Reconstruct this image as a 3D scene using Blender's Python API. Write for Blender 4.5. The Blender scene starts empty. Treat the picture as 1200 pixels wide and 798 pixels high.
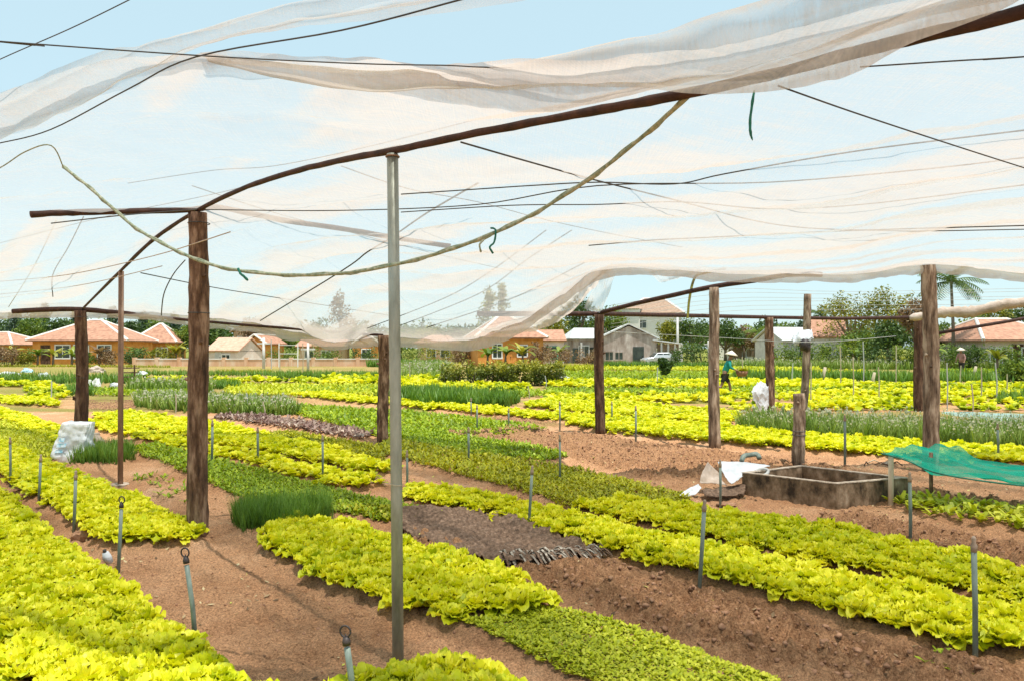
SKY_DUST=1.0; SKY_STR=.15; EXPO=.38
import bpy, bmesh, math, random
import numpy as np
from mathutils import Vector, Matrix, Euler

# ------------------------------------------------------------------ basics
F_PX = 850.0; HZ = 408.0; CAM_H = 1.6
SC = bpy.context.scene
COL = SC.collection
R = math.radians
rng = np.random.default_rng(7)
random.seed(7)
UD = np.array([-.675, .738]); UD /= np.linalg.norm(UD)      # direction the beds run in
VD = np.array([.738, .675]); VD /= np.linalg.norm(VD)

def G(px, py, z=0.0):
    """point at height z seen at this place of the photograph"""
    Y = F_PX * (CAM_H - z) / (py - HZ)
    return ((px - 600) / F_PX * Y, Y, z)
def P(px, py, Y):
    return ((px - 600) / F_PX * Y, Y, CAM_H + (HZ - py) / F_PX * Y)

# ------------------------------------------------------------------ noise
def _hash(ix, iy, seed):
    n = (ix.astype(np.int64) * 374761393 + iy.astype(np.int64) * 668265263 + seed * 1442695041) & 0xffffffff
    n = ((n ^ (n >> 13)) * 1274126177) & 0xffffffff
    n = n ^ (n >> 16)
    return (n & 0xffff) / 65535.0
def vnoise(x, y, seed=0):
    ix = np.floor(x); iy = np.floor(y); fx = x - ix; fy = y - iy
    fx = fx * fx * (3 - 2 * fx); fy = fy * fy * (3 - 2 * fy)
    a = _hash(ix, iy, seed); b = _hash(ix + 1, iy, seed); c = _hash(ix, iy + 1, seed); d = _hash(ix + 1, iy + 1, seed)
    return (a * (1 - fx) + b * fx) * (1 - fy) + (c * (1 - fx) + d * fx) * fy
def fbm(x, y, seed=0, o=3):
    s = 0; a = .5; t = 0
    for k in range(o):
        s = s + a * vnoise(x * 2 ** k + 17.3 * k, y * 2 ** k - 9.1 * k, seed + k); t += a; a *= .5
    return s / t

# ------------------------------------------------------------------ polygons
def gpoly(px_list):
    return np.array([G(a, b)[:2] for a, b in px_list])
def inside(poly, X, Y):
    r = np.zeros(X.shape, bool); n = len(poly); j = n - 1
    for i in range(n):
        xi, yi = poly[i]; xj, yj = poly[j]
        c = ((yi > Y) != (yj > Y)) & (X < (xj - xi) * (Y - yi) / ((yj - yi) if yj != yi else 1e-9) + xi)
        r ^= c; j = i
    return r
def sdist(poly, X, Y):
    """signed distance, positive inside"""
    d = np.full(X.shape, 1e9); n = len(poly)
    for i in range(n):
        a = poly[i]; b = poly[(i + 1) % n]; e = b - a
        t = np.clip(((X - a[0]) * e[0] + (Y - a[1]) * e[1]) / max(e @ e, 1e-9), 0, 1)
        d = np.minimum(d, (X - a[0] - t * e[0]) ** 2 + (Y - a[1] - t * e[1]) ** 2)
    d = np.sqrt(d)
    return np.where(inside(poly, X, Y), d, -d)
def poly_field(polys, X, Y, lo, hi):
    out = np.zeros(X.shape)
    for p in polys:
        m = (X > p[:, 0].min() - .5) & (X < p[:, 0].max() + .5) & (Y > p[:, 1].min() - .5) & (Y < p[:, 1].max() + .5)
        if not m.any(): continue
        wob = (fbm(X[m] * 2.2, Y[m] * 2.2, 5) - .5) * .14
        s = sdist(p, X[m], Y[m]) + wob
        t = np.clip((s - lo) / (hi - lo), 0, 1); t = t * t * (3 - 2 * t)
        out[m] = np.maximum(out[m], t)
    return out

# ------------------------------------------------------------------ the beds (outlines on the ground)
BEDS = {}
def bed(name, kind, px):
    p = gpoly(px)      # beds that leave the picture run on a few metres
    for i, (a, b) in enumerate(px):
        if a >= 1300: p[i] -= UD * 3.0
        if a <= -60 and b < 520: p[i] += UD * 3.0
    BEDS[name] = (kind, p)
bed('corner', 'lettuce', [(389, 900), (60, 870), (-25, 720), (-100, 600), (-100, 505), (0, 590), (262, 806)])
bed('second', 'lettuce', [(-80, 501), (0, 558), (121, 644), (238, 641), (170, 600), (48, 545), (-80, 495)])
bed('centre', 'lettuce', [(300, 640), (400, 699), (509, 739), (652, 724), (548, 668), (400, 627), (335, 620)])
bed('bottom', 'lettuce', [(388, 828), (480, 800), (590, 812), (640, 870), (700, 960), (430, 960)])
bed('patch', 'lettuce', [(470, 592), (600, 610), (638, 605), (530, 582), (480, 577)])
bed('long_front', 'lettuce', [(577, 614), (700, 646), (812, 679), (942, 717), (1062, 754), (1187, 773), (1300, 803), (1300, 758), (1200, 735), (1040, 698), (887, 665), (700, 620), (640, 605)])
bed('long_back', 'lettuce', [(675, 599), (700, 606), (800, 630), (908, 655), (1050, 684), (1200, 716), (1300, 740), (1300, 708), (1200, 682), (992, 632), (867, 612), (740, 595)])
bed('left_row_a', 'lettuce', [(104, 491), (130, 498), (243, 523), (452, 562), (470, 556), (330, 518), (240, 499), (150, 486)])
bed('left_row_b', 'lettuce', [(88, 498), (165, 519), (290, 549), (400, 577), (450, 570), (235, 527), (120, 499)])
bed('far_left_row', 'lettuce', [(-60, 477), (0, 494), (66, 523), (85, 512), (30, 491), (-60, 472)])
bed('far_left_top', 'lettuce', [(-80, 475), (70, 478), (60, 470), (-80, 468)])
bed('right_row', 'lettuce', [(668, 501), (720, 510), (860, 524), (1000, 536), (1200, 550), (1350, 560), (1350, 545), (1200, 533), (1000, 520), (860, 507), (720, 494), (660, 492)])
bed('right_row_back', 'lettuce', [(612, 478), (700, 488), (850, 502), (870, 488), (760, 478), (640, 471)])
bed('mid_row', 'lettuce', [(340, 465), (500, 481), (672, 497), (700, 493), (610, 485), (480, 473), (380, 463)])
bed('mid_seed', 'seed_mid', [(330, 483), (445, 517), (600, 512), (640, 506), (560, 495), (480, 486), (350, 478)])
bed('seed_left', 'seed_light', [(-60, 515), (0, 535), (62, 543), (90, 535), (50, 512), (20, 503), (-60, 488)])
bed('seed_long', 'seed_mid', [(150, 530), (225, 560), (285, 588), (300, 594), (395, 605), (450, 617), (520, 609), (400, 579), (290, 552), (220, 535), (180, 525)])
bed('seed_small', 'seed_olive', [(393, 602), (455, 617), (520, 612), (470, 600)])
bed('seed_front', 'seed_light', [(532, 738), (666, 797), (780, 850), (1000, 860), (904, 800), (780, 758), (700, 733), (650, 722)])
bed('seed_olive', 'seed_olive', [(440, 533), (560, 566), (680, 600), (790, 597), (812, 586), (700, 560), (560, 534), (450, 520)])
bed('seed_olive_left', 'seed_olive', [(300, 512), (450, 545), (452, 530), (350, 510)])
bed('seed_green', 'seed_mid', [(460, 517), (560, 539), (640, 543), (668, 538), (620, 525), (500, 509), (470, 507)])
bed('onion_a', 'onion', [(274, 622), (283, 630), (350, 625), (392, 612), (384, 598), (330, 601), (276, 606)])
bed('onion_b', 'onion', [(84, 547), (140, 546), (156, 540), (152, 531), (98, 533)])
bed('onion_left', 'onion_flower', [(160, 480), (300, 490), (352, 488), (335, 478), (240, 472), (158, 470)])
bed('purple', 'purple', [(246, 491), (330, 503), (420, 518), (444, 514), (380, 502), (290, 489)])
bed('onion_right', 'onion_flower', [(862, 508), (1000, 520), (1200, 531), (1350, 540), (1350, 515), (1200, 508), (1000, 502), (880, 497)])
bed('onion_mid', 'onion', [(440, 467), (500, 478), (592, 480), (610, 472), (500, 462)])
bed('seed_tank', 'seed_sparse', [(1030, 592), (1100, 612), (1200, 632), (1300, 650), (1300, 630), (1200, 608), (1080, 590)])
bed('weeds_left', 'weeds', [(150, 565), (200, 590), (226, 600), (228, 575), (180, 555)])
bed('weeds_front', 'weeds', [(1050, 790), (1110, 800), (1130, 780), (1090, 770)])
DUG = [gpoly(p) for p in (
    [(515, 513), (600, 505), (700, 511), (838, 530), (1000, 552), (930, 560), (860, 562), (760, 560), (680, 540), (600, 522)],
    [(600, 668), (700, 656), (812, 690), (942, 727), (1062, 765), (1180, 786), (1110, 800), (960, 792), (860, 770), (720, 722)],
    [(1000, 603), (1100, 622), (1250, 660), (1250, 680), (1040, 650), (960, 612)],
    [(480, 484), (600, 490), (672, 500), (600, 498), (500, 490)],
    [(90, 468), (180, 468), (190, 480), (110, 482)],
    [(1060, 575), (1200, 590), (1200, 600), (1070, 586)],
    [(452, 640), (470, 655), (560, 665), (600, 660), (560, 640), (470, 615)])]
NEARBEDS = [p for k, p in BEDS.values()]
def ground_h(X, Y, fine=True):
    X = np.asarray(X, float); Y = np.asarray(Y, float)
    h = (fbm(X * .5, Y * .5, 1) - .5) * .05 + (fbm(X * 3, Y * 3, 2) - .5) * .03
    b = poly_field(NEARBEDS, X, Y, -.09, .06)
    h = h + .05 * b
    if fine:
        d = poly_field(DUG, X, Y, -.12, .12)
        near = np.clip((22 - Y) / 8, 0, 1)
        f1 = fbm(X * 9, Y * 9, 3, 3); f2 = vnoise(X * 28, Y * 28, 8)
        rid = 1 - np.abs(2 * fbm(X * 14, Y * 14, 13, 2) - 1)
        h = h + near * ((f1 - .5) * .03 + (f2 - .5) * .030) + near * d * ((f1 - .45) * .09 + (rid - .6) * .09 + (f2 - .5) * .045 + .015)
    fade = np.clip((70 - np.hypot(X, Y)) / 30, 0, 1)
    return h * fade
def gz(x, y):
    return float(ground_h(np.array([x]), np.array([y]))[0])

# ------------------------------------------------------------------ objects
def tag(o, label=None, cat=None, group=None, kind=None):
    if label: o['label'] = label
    if cat: o['category'] = cat
    if group: o['group'] = group
    if kind: o['kind'] = kind
    return o
def empty(name, loc, label, cat, group=None, rz=0):
    o = bpy.data.objects.new(name, None); COL.objects.link(o)
    o.location = loc; o.rotation_euler = (0, 0, rz); o.empty_display_size = .2
    return tag(o, label, cat, group)
def link(name, me, m=None, parent=None, loc=None):
    o = bpy.data.objects.new(name, me); COL.objects.link(o)
    if m is not None and not me.materials: me.materials.append(m)
    if parent is not None: o.parent = parent
    if loc is not None: o.location = loc
    return o
def copy_tree(o, parent=None):
    c = o.copy(); COL.objects.link(c); c.parent = parent
    for ch in o.children: copy_tree(ch, c)
    return c

def bulk(name, V, F, m, rnd=None, parent=None, smooth=False, attrs=None):
    me = bpy.data.meshes.new(name)
    V = np.asarray(V, np.float32); F = np.asarray(F, np.int32)
    me.vertices.add(len(V)); me.vertices.foreach_set('co', V.ravel())
    k = F.shape[1]
    me.loops.add(F.size); me.loops.foreach_set('vertex_index', F.ravel())
    me.polygons.add(len(F)); me.polygons.foreach_set('loop_start', np.arange(0, F.size, k, dtype=np.int32))
    me.polygons.foreach_set('loop_total', np.full(len(F), k, np.int32))
    if smooth: me.polygons.foreach_set('use_smooth', np.ones(len(F), bool))
    at = dict(attrs or {})
    if rnd is not None: at['rnd'] = rnd
    for n, a in at.items():
        t = me.attributes.new(n, 'FLOAT', 'POINT'); t.data.foreach_set('value', np.asarray(a, np.float32))
    me.update(calc_edges=True)
    if m is not None: me.materials.append(m)
    return link(name, me, None, parent)

class MB:
    def __init__(s): s.v = []; s.f = []
    def box(s, x0, x1, y0, y1, z0, z1, M=None):
        p = [(x, y, z) for z in (z0, z1) for y in (y0, y1) for x in (x0, x1)]
        q = [(0, 2, 3, 1), (4, 5, 7, 6), (0, 1, 5, 4), (2, 6, 7, 3), (0, 4, 6, 2), (1, 3, 7, 5)]
        return s.raw(p, q, M)
    def raw(s, p, q, M=None):
        n = len(s.v)
        s.v += [tuple((M @ Vector(a)) if M is not None else a) for a in p]
        s.f += [tuple(n + i for i in f) for f in q]
        return s
    def tube(s, pts, rad, seg=8, cap=True, jit=0.0, sq=1.0):
        pts = [Vector(p) for p in pts]; n = len(pts); base = len(s.v)
        if not hasattr(rad, '__len__'): rad = [rad] * n
        prev = None
        for i, p in enumerate(pts):
            d = (pts[min(i + 1, n - 1)] - pts[max(i - 1, 0)]).normalized()
            if prev is None:
                a = Vector((0, 0, 1)) if abs(d.z) < .9 else Vector((1, 0, 0))
                e1 = d.cross(a).normalized()
            else:
                e1 = (prev - d * prev.dot(d)).normalized()
            prev = e1; e2 = d.cross(e1)
            for k in range(seg):
                t = 2 * math.pi * k / seg; r = rad[i] * (1 + random.uniform(-jit, jit))
                s.v.append(tuple(p + e1 * math.cos(t) * r + e2 * math.sin(t) * r * sq))
        for i in range(n - 1):
            for k in range(seg):
                a = base + i * seg + k; b = base + i * seg + (k + 1) % seg
                s.f.append((a, b, b + seg, a + seg))
        if cap:
            s.f.append(tuple(base + k for k in range(seg))[::-1]); s.f.append(tuple(base + (n - 1) * seg + k for k in range(seg)))
        return s
    def ring(s, c, R_, r, ax=(0, 1, 0), seg=20, ts=6, a0=0, a1=2 * math.pi):
        ax = Vector(ax).normalized(); e1 = ax.cross(Vector((0, 0, 1)))
        e1 = e1.normalized() if e1.length > .1 else Vector((1, 0, 0)); e2 = ax.cross(e1)
        pts = [Vector(c) + (e1 * math.cos(a0 + (a1 - a0) * i / seg) + e2 * math.sin(a0 + (a1 - a0) * i / seg)) * R_ for i in range(seg + 1)]
        return s.tube(pts, r, ts)
    def build(s, name, m, parent=None, smooth=False):
        me = bpy.data.meshes.new(name); me.from_pydata(s.v, [], s.f); me.update()
        if smooth: me.polygons.foreach_set('use_smooth', [True] * len(me.polygons))
        me.materials.append(m)
        return link(name, me, None, parent)

# ------------------------------------------------------------------ materials
def newmat(name):
    m = bpy.data.materials.new(name); m.use_nodes = True; nt = m.node_tree; nt.nodes.clear()
    return m, nt, nt.nodes, nt.links
def _ramp(N, stops):
    r = N.new('ShaderNodeValToRGB'); e = r.color_ramp.elements
    while len(e) < len(stops): e.new(.5)
    for i, (p, c) in enumerate(stops): e[i].position = p; e[i].color = (*c, 1)
    return r
def surf(name, stops, scale=6, rough=.8, bump=.3, bscale=40, stretch=(1, 1, 1), spec=.3, metal=0, dist=.01, detail=6):
    """noise coloured principled surface"""
    m, nt, N, L = newmat(name)
    o = N.new('ShaderNodeOutputMaterial'); b = N.new('ShaderNodeBsdfPrincipled'); L.new(b.outputs[0], o.inputs[0])
    tc = N.new('ShaderNodeTexCoord'); mp = N.new('ShaderNodeMapping'); mp.inputs['Scale'].default_value = stretch
    L.new(tc.outputs['Object'], mp.inputs[0])
    n = N.new('ShaderNodeTexNoise'); n.inputs['Scale'].default_value = scale; n.inputs['Detail'].default_value = detail; n.inputs['Roughness'].default_value = .65
    L.new(mp.outputs[0], n.inputs['Vector'])
    r = _ramp(N, stops); L.new(n.outputs['Fac'], r.inputs[0]); L.new(r.outputs[0], b.inputs['Base Color'])
    b.inputs['Roughness'].default_value = rough; b.inputs['Specular IOR Level'].default_value = spec; b.inputs['Metallic'].default_value = metal
    if bump:
        n2 = N.new('ShaderNodeTexNoise'); n2.inputs['Scale'].default_value = bscale; n2.inputs['Detail'].default_value = 5
        L.new(mp.outputs[0], n2.inputs['Vector'])
        bp = N.new('ShaderNodeBump'); bp.inputs['Strength'].default_value = bump; bp.inputs['Distance'].default_value = dist
        L.new(n2.outputs['Fac'], bp.inputs['Height']); L.new(bp.outputs[0], b.inputs['Normal'])
    return m
def leafmat(name, stops, rough=.5, trans=.35, tint=(1.15, 1.1, .5), bump=0, bscale=60):
    m, nt, N, L = newmat(name)
    o = N.new('ShaderNodeOutputMaterial'); b = N.new('ShaderNodeBsdfPrincipled')
    a = N.new('ShaderNodeAttribute'); a.attribute_name = 'rnd'
    r = _ramp(N, stops); L.new(a.outputs['Fac'], r.inputs[0]); L.new(r.outputs[0], b.inputs['Base Color'])
    b.inputs['Roughness'].default_value = rough; b.inputs['Specular IOR Level'].default_value = .35
    t = N.new('ShaderNodeBsdfTranslucent')
    mx = N.new('ShaderNodeMix'); mx.data_type = 'RGBA'; mx.blend_type = 'MULTIPLY'; mx.inputs[0].default_value = 1
    L.new(r.outputs[0], mx.inputs[6]); mx.inputs[7].default_value = (*tint, 1); L.new(mx.outputs[2], t.inputs[0])
    s = N.new('ShaderNodeMixShader'); s.inputs[0].default_value = trans
    L.new(b.outputs[0], s.inputs[1]); L.new(t.outputs[0], s.inputs[2]); L.new(s.outputs[0], o.inputs[0])
    if bump:
        tc = N.new('ShaderNodeTexCoord'); n2 = N.new('ShaderNodeTexNoise'); n2.inputs['Scale'].default_value = bscale
        L.new(tc.outputs['Object'], n2.inputs['Vector'])
        bp = N.new('ShaderNodeBump'); bp.inputs['Strength'].default_value = bump; bp.inputs['Distance'].default_value = .01
        L.new(n2.outputs['Fac'], bp.inputs['Height']); L.new(bp.outputs[0], b.inputs['Normal'])
    return m
def netmat(name, col, a0, a1, shade=.55, weave=900, col2=None):
    """thin woven net: open mesh where flat, closed where the cloth is gathered (vertex attribute fold)"""
    m, nt, N, L = newmat(name)
    o = N.new('ShaderNodeOutputMaterial'); tr = N.new('ShaderNodeBsdfTransparent')
    d = N.new('ShaderNodeBsdfDiffuse'); t = N.new('ShaderNodeBsdfTranslucent')
    s1 = N.new('ShaderNodeMixShader'); s1.inputs[0].default_value = shade
    L.new(d.outputs[0], s1.inputs[1]); L.new(t.outputs[0], s1.inputs[2])
    a = N.new('ShaderNodeAttribute'); a.attribute_name = 'fold'
    tc = N.new('ShaderNodeTexCoord')
    n = N.new('ShaderNodeTexNoise'); n.inputs['Scale'].default_value = 2.2; n.inputs['Detail'].default_value = 5; L.new(tc.outputs['Object'], n.inputs['Vector'])
    n3 = N.new('ShaderNodeTexNoise'); n3.inputs['Scale'].default_value = weave * .1; n3.inputs['Detail'].default_value = 2; L.new(tc.outputs['Object'], n3.inputs['Vector'])
    st = None
    for rot, sc in ((.83, (5, 190, 5)), (.83, (150, 6, 6)), (.70, (1.2, 26, 3))):
        mp = N.new('ShaderNodeMapping'); mp.inputs['Rotation'].default_value = (0, 0, rot); mp.inputs['Scale'].default_value = sc; L.new(tc.outputs['Object'], mp.inputs[0])
        nn = N.new('ShaderNodeTexNoise'); nn.inputs['Scale'].default_value = 1; nn.inputs['Detail'].default_value = 2; L.new(mp.outputs[0], nn.inputs['Vector'])
        if st is None: st = nn.outputs['Fac']
        else:
            q = N.new('ShaderNodeMath'); q.operation = 'ADD'; L.new(st, q.inputs[0]); L.new(nn.outputs['Fac'], q.inputs[1]); st = q.outputs[0]
    ms = N.new('ShaderNodeMath'); ms.operation = 'MULTIPLY_ADD'; L.new(st, ms.inputs[0]); ms.inputs[1].default_value = .62; ms.inputs[2].default_value = -.93
    ma0 = N.new('ShaderNodeMath'); ma0.operation = 'ADD'; L.new(ms.outputs[0], ma0.inputs[0])
    ma = N.new('ShaderNodeMath'); ma.operation = 'MULTIPLY_ADD'; L.new(n.outputs['Fac'], ma.inputs[0]); ma.inputs[1].default_value = .35; L.new(a.outputs['Fac'], ma0.inputs[1]); L.new(ma0.outputs[0], ma.inputs[2])
    mb = N.new('ShaderNodeMath'); mb.operation = 'MULTIPLY_ADD'; L.new(n3.outputs['Fac'], mb.inputs[0]); mb.inputs[1].default_value = .25; L.new(ma.outputs[0], mb.inputs[2])
    mr = N.new('ShaderNodeMapRange'); mr.inputs[1].default_value = .3; mr.inputs[2].default_value = 1.3; mr.inputs[3].default_value = a0; mr.inputs[4].default_value = a1
    L.new(mb.outputs[0], mr.inputs[0])
    c = _ramp(N, [(.3, col2 or col), (.75, col)]); L.new(mb.outputs[0], c.inputs[0])
    L.new(c.outputs[0], d.inputs[0]); L.new(c.outputs[0], t.inputs[0])
    s2 = N.new('ShaderNodeMixShader'); L.new(mr.outputs[0], s2.inputs[0]); L.new(tr.outputs[0], s2.inputs[1]); L.new(s1.outputs[0], s2.inputs[2])
    L.new(s2.outputs[0], o.inputs[0])
    return m

def soilmat():
    m, nt, N, L = newmat('soil')
    o = N.new('ShaderNodeOutputMaterial'); b = N.new('ShaderNodeBsdfPrincipled'); L.new(b.outputs[0], o.inputs[0])
    g = N.new('ShaderNodeNewGeometry')
    def noise(sc, d=6, r=.65):
        n = N.new('ShaderNodeTexNoise'); n.inputs['Scale'].default_value = sc; n.inputs['Detail'].default_value = d; n.inputs['Roughness'].default_value = r
        L.new(g.outputs['Position'], n.inputs['Vector']); return n
    n1 = noise(1.1); n2 = noise(22, 8, .75); n3 = noise(75, 6, .85)
    r1 = _ramp(N, [(.3, (.44, .225, .112)), (.55, (.58, .33, .18)), (.75, (.70, .45, .275))]); L.new(n1.outputs['Fac'], r1.inputs[0])
    r2 = _ramp(N, [(.25, (.14, .068, .032)), (.5, (.40, .215, .110)), (.75, (.60, .36, .20))]); L.new(n2.outputs['Fac'], r2.inputs[0])
    a = N.new('ShaderNodeAttribute'); a.attribute_name = 'dug'
    mx = N.new('ShaderNodeMix'); mx.data_type = 'RGBA'; L.new(a.outputs['Fac'], mx.inputs[0]); L.new(r1.outputs[0], mx.inputs[6]); L.new(r2.outputs[0], mx.inputs[7])
    r3 = _ramp(N, [(.38, (.36, .30, .26)), (.5, (.95, .95, .95)), (.62, (1.6, 1.55, 1.5))]); L.new(n3.outputs['Fac'], r3.inputs[0])
    m2 = N.new('ShaderNodeMix'); m2.data_type = 'RGBA'; m2.blend_type = 'MULTIPLY'; m2.inputs[0].default_value = .9
    L.new(mx.outputs[2], m2.inputs[6]); L.new(r3.outputs[0], m2.inputs[7])
    # sparse dry straw and weeds far away
    a2 = N.new('ShaderNodeAttribute'); a2.attribute_name = 'green'
    m3 = N.new('ShaderNodeMix'); m3.data_type = 'RGBA'; L.new(a2.outputs['Fac'], m3.inputs[0]); L.new(m2.outputs[2], m3.inputs[6])
    r4 = _ramp(N, [(.3, (.10, .13, .02)), (.6, (.20, .24, .03)), (.8, (.30, .26, .10))]); L.new(n2.outputs['Fac'], r4.inputs[0]); L.new(r4.outputs[0], m3.inputs[7])
    L.new(m3.outputs[2], b.inputs['Base Color']); b.inputs['Roughness'].default_value = .95; b.inputs['Specular IOR Level'].default_value = .1
    ad = N.new('ShaderNodeMath'); ad.operation = 'ADD'; L.new(n2.outputs['Fac'], ad.inputs[0]); L.new(n3.outputs['Fac'], ad.inputs[1])
    bp = N.new('ShaderNodeBump'); bp.inputs['Strength'].default_value = 1.0; bp.inputs['Distance'].default_value = .022
    L.new(ad.outputs[0], bp.inputs['Height']); L.new(bp.outputs[0], b.inputs['Normal'])
    return m

def tilemat(name, c0, c1, freq=9, axis='X'):
    m, nt, N, L = newmat(name)
    o = N.new('ShaderNodeOutputMaterial'); b = N.new('ShaderNodeBsdfPrincipled'); L.new(b.outputs[0], o.inputs[0])
    tc = N.new('ShaderNodeTexCoord')
    w = N.new('ShaderNodeTexWave'); w.bands_direction = 'Z'; w.inputs['Scale'].default_value = freq; w.inputs['Distortion'].default_value = .6; L.new(tc.outputs['Object'], w.inputs['Vector'])
    n = N.new('ShaderNodeTexNoise'); n.inputs['Scale'].default_value = 3; n.inputs['Detail'].default_value = 7; L.new(tc.outputs['Object'], n.inputs['Vector'])
    ad = N.new('ShaderNodeMath'); ad.operation = 'MULTIPLY_ADD'; L.new(w.outputs['Fac'], ad.inputs[0]); ad.inputs[1].default_value = .3; L.new(n.outputs['Fac'], ad.inputs[2])
    r = _ramp(N, [(.35, c0), (.85, c1)]); L.new(ad.outputs[0], r.inputs[0]); L.new(r.outputs[0], b.inputs['Base Color'])
    b.inputs['Roughness'].default_value = .85
    bp = N.new('ShaderNodeBump'); bp.inputs['Strength'].default_value = .5; bp.inputs['Distance'].default_value = .05
    L.new(w.outputs['Fac'], bp.inputs['Height']); L.new(bp.outputs[0], b.inputs['Normal'])
    return m

M = {}
M['soil'] = soilmat()
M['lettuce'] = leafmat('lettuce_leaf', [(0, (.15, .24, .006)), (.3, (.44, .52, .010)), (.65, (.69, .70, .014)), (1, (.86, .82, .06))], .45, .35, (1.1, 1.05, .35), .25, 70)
M['seed_mid'] = leafmat('green_seedling_leaf', [(0, (.12, .20, .008)), (.5, (.27, .38, .012)), (1, (.44, .52, .02))], .5, .3)
M['seed_light'] = leafmat('pale_seedling_leaf', [(0, (.28, .34, .010)), (.5, (.52, .56, .02)), (1, (.70, .68, .08))], .5, .3)
M['seed_olive'] = leafmat('olive_seedling_leaf', [(0, (.17, .20, .008)), (.5, (.36, .38, .012)), (1, (.54, .50, .02))], .5, .3)
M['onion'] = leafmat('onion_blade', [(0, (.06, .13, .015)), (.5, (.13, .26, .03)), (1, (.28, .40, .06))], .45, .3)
M['onion_flower'] = leafmat('flowering_onion_blade', [(0, (.08, .15, .02)), (.5, (.20, .30, .04)), (.9, (.38, .44, .12)), (.93, (.62, .60, .42)), (1, (.66, .64, .48))], .5, .25, (1, 1, .8))
M['purple'] = leafmat('purple_leaf', [(0, (.12, .06, .05)), (.5, (.30, .19, .15)), (1, (.52, .42, .32))], .5, .25, (1, .9, .9))
M['tree_dark'] = leafmat('dark_tree_leaf', [(0, (.025, .055, .012)), (.5, (.07, .125, .025)), (1, (.17, .24, .05))], .5, .25)
M['tree_mid'] = leafmat('mid_tree_leaf', [(0, (.05, .10, .016)), (.5, (.14, .21, .03)), (1, (.32, .38, .06))], .5, .3)
M['tree_olive'] = leafmat('olive_tree_leaf', [(0, (.08, .10, .014)), (.5, (.24, .25, .03)), (1, (.50, .44, .06))], .5, .3)
M['tree_blue'] = leafmat('casuarina_needle', [(0, (.04, .08, .045)), (.5, (.10, .155, .085)), (1, (.21, .28, .15))], .6, .25, (1, 1, .8))
M['tree_dry'] = leafmat('dry_tree_leaf', [(0, (.14, .08, .04)), (.5, (.27, .17, .09)), (1, (.42, .32, .16))], .6, .25, (1, .9, .6))
M['banana'] = leafmat('banana_leaf', [(0, (.07, .13, .015)), (.5, (.16, .25, .03)), (1, (.34, .36, .05))], .4, .35)
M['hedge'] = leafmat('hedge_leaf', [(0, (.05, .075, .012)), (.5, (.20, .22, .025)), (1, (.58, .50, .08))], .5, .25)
M['bark'] = surf('bark', [(.3, (.10, .07, .05)), (.7, (.26, .2, .15))], 8, .9, .6, 30, (1, 1, .2))
M['post'] = surf('weathered_post_wood', [(.36, (.035, .018, .010)), (.5, (.13, .07, .04)), (.64, (.34, .22, .145))], 14, .9, .9, 45, (1, 1, .22), dist=.02)
M['post_grey'] = surf('grey_post_wood', [(.36, (.06, .038, .025)), (.5, (.22, .15, .10)), (.64, (.48, .37, .27))], 14, .9, .9, 40, (1, 1, .18), dist=.02)
M['post_dark'] = surf('dark_post_wood', [(.34, (.025, .013, .008)), (.5, (.085, .042, .024)), (.66, (.20, .12, .075))], 14, .9, .9, 45, (1, 1, .2), dist=.02)
M['beam'] = surf('dark_beam', [(.3, (.022, .012, .010)), (.6, (.07, .032, .022)), (.8, (.14, .07, .045))], 14, .75, .4, 60, dist=.005)
M['steel'] = surf('galvanised_steel', [(.3, (.20, .21, .175)), (.5, (.31, .33, .28)), (.7, (.42, .44, .38))], 16, .5, .15, 80, (1, 1, .25), .5, .55, .004)
M['rust'] = surf('rusty_steel', [(.3, (.16, .09, .06)), (.6, (.30, .19, .13)), (.8, (.42, .33, .27))], 14, .7, .3, 60, (1, 1, .3), .3, .2, .004)
M['pvc'] = surf('grey_plastic_pipe', [(.3, (.11, .14, .12)), (.6, (.21, .26, .22)), (.8, (.33, .37, .32))], 20, .5, .15, 90, (1, 1, .3))
M['pvcbrown'] = surf('muddy_riser', [(.3, (.20, .15, .11)), (.6, (.36, .27, .2)), (.8, (.45, .38, .3))], 20, .8, .15, 90, (1, 1, .3))
M['black'] = surf('black_plastic', [(.3, (.02, .018, .018)), (.7, (.06, .045, .04))], 20, .5, .1)
M['wire'] = surf('dark_wire', [(.3, (.035, .035, .035)), (.7, (.09, .085, .08))], 5, .6, 0)
M['wire_pale'] = surf('pale_cord', [(.3, (.35, .36, .35)), (.7, (.55, .55, .52))], 5, .7, 0)
M['bamboo'] = surf('pale_stick', [(.3, (.35, .28, .18)), (.7, (.60, .52, .38))], 9, .8, .2, 60, (1, 1, .2))
M['rope'] = surf('green_grey_rope', [(.3, (.13, .18, .12)), (.5, (.30, .33, .22)), (.7, (.52, .50, .38))], 45, .9, .6, 90, dist=.004)
M['greenstrip'] = surf('green_cord', [(.3, (.01, .10, .07)), (.7, (.03, .22, .15))], 20, .7, .2)
M['white_cloth'] = surf('white_sack', [(.25, (.38, .41, .43)), (.5, (.56, .58, .60)), (.75, (.68, .68, .68))], 5, .8, .5, 14, dist=.03)
M['sack_cloth'] = surf('woven_white_sack', [(.3, (.60, .63, .66)), (.5, (.76, .78, .80)), (.7, (.84, .84, .84))], 4, .8, .5, 14, dist=.02)
M['blue_print'] = surf('faded_blue_print', [(.4, (.25, .55, .72)), (.62, (.70, .78, .84))], 16, .8, .1)
M['dirty_cloth'] = surf('dirty_cloth', [(.3, (.30, .23, .17)), (.55, (.48, .39, .32)), (.75, (.62, .55, .48))], 5, .9, .5, 16, dist=.02)
M['concrete'] = surf('mossy_concrete', [(.34, (.035, .025, .016)), (.47, (.16, .11, .065)), (.58, (.28, .20, .13)), (.7, (.42, .33, .24))], 7, .95, .7, 30, (1, 1, .6), dist=.015)
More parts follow.
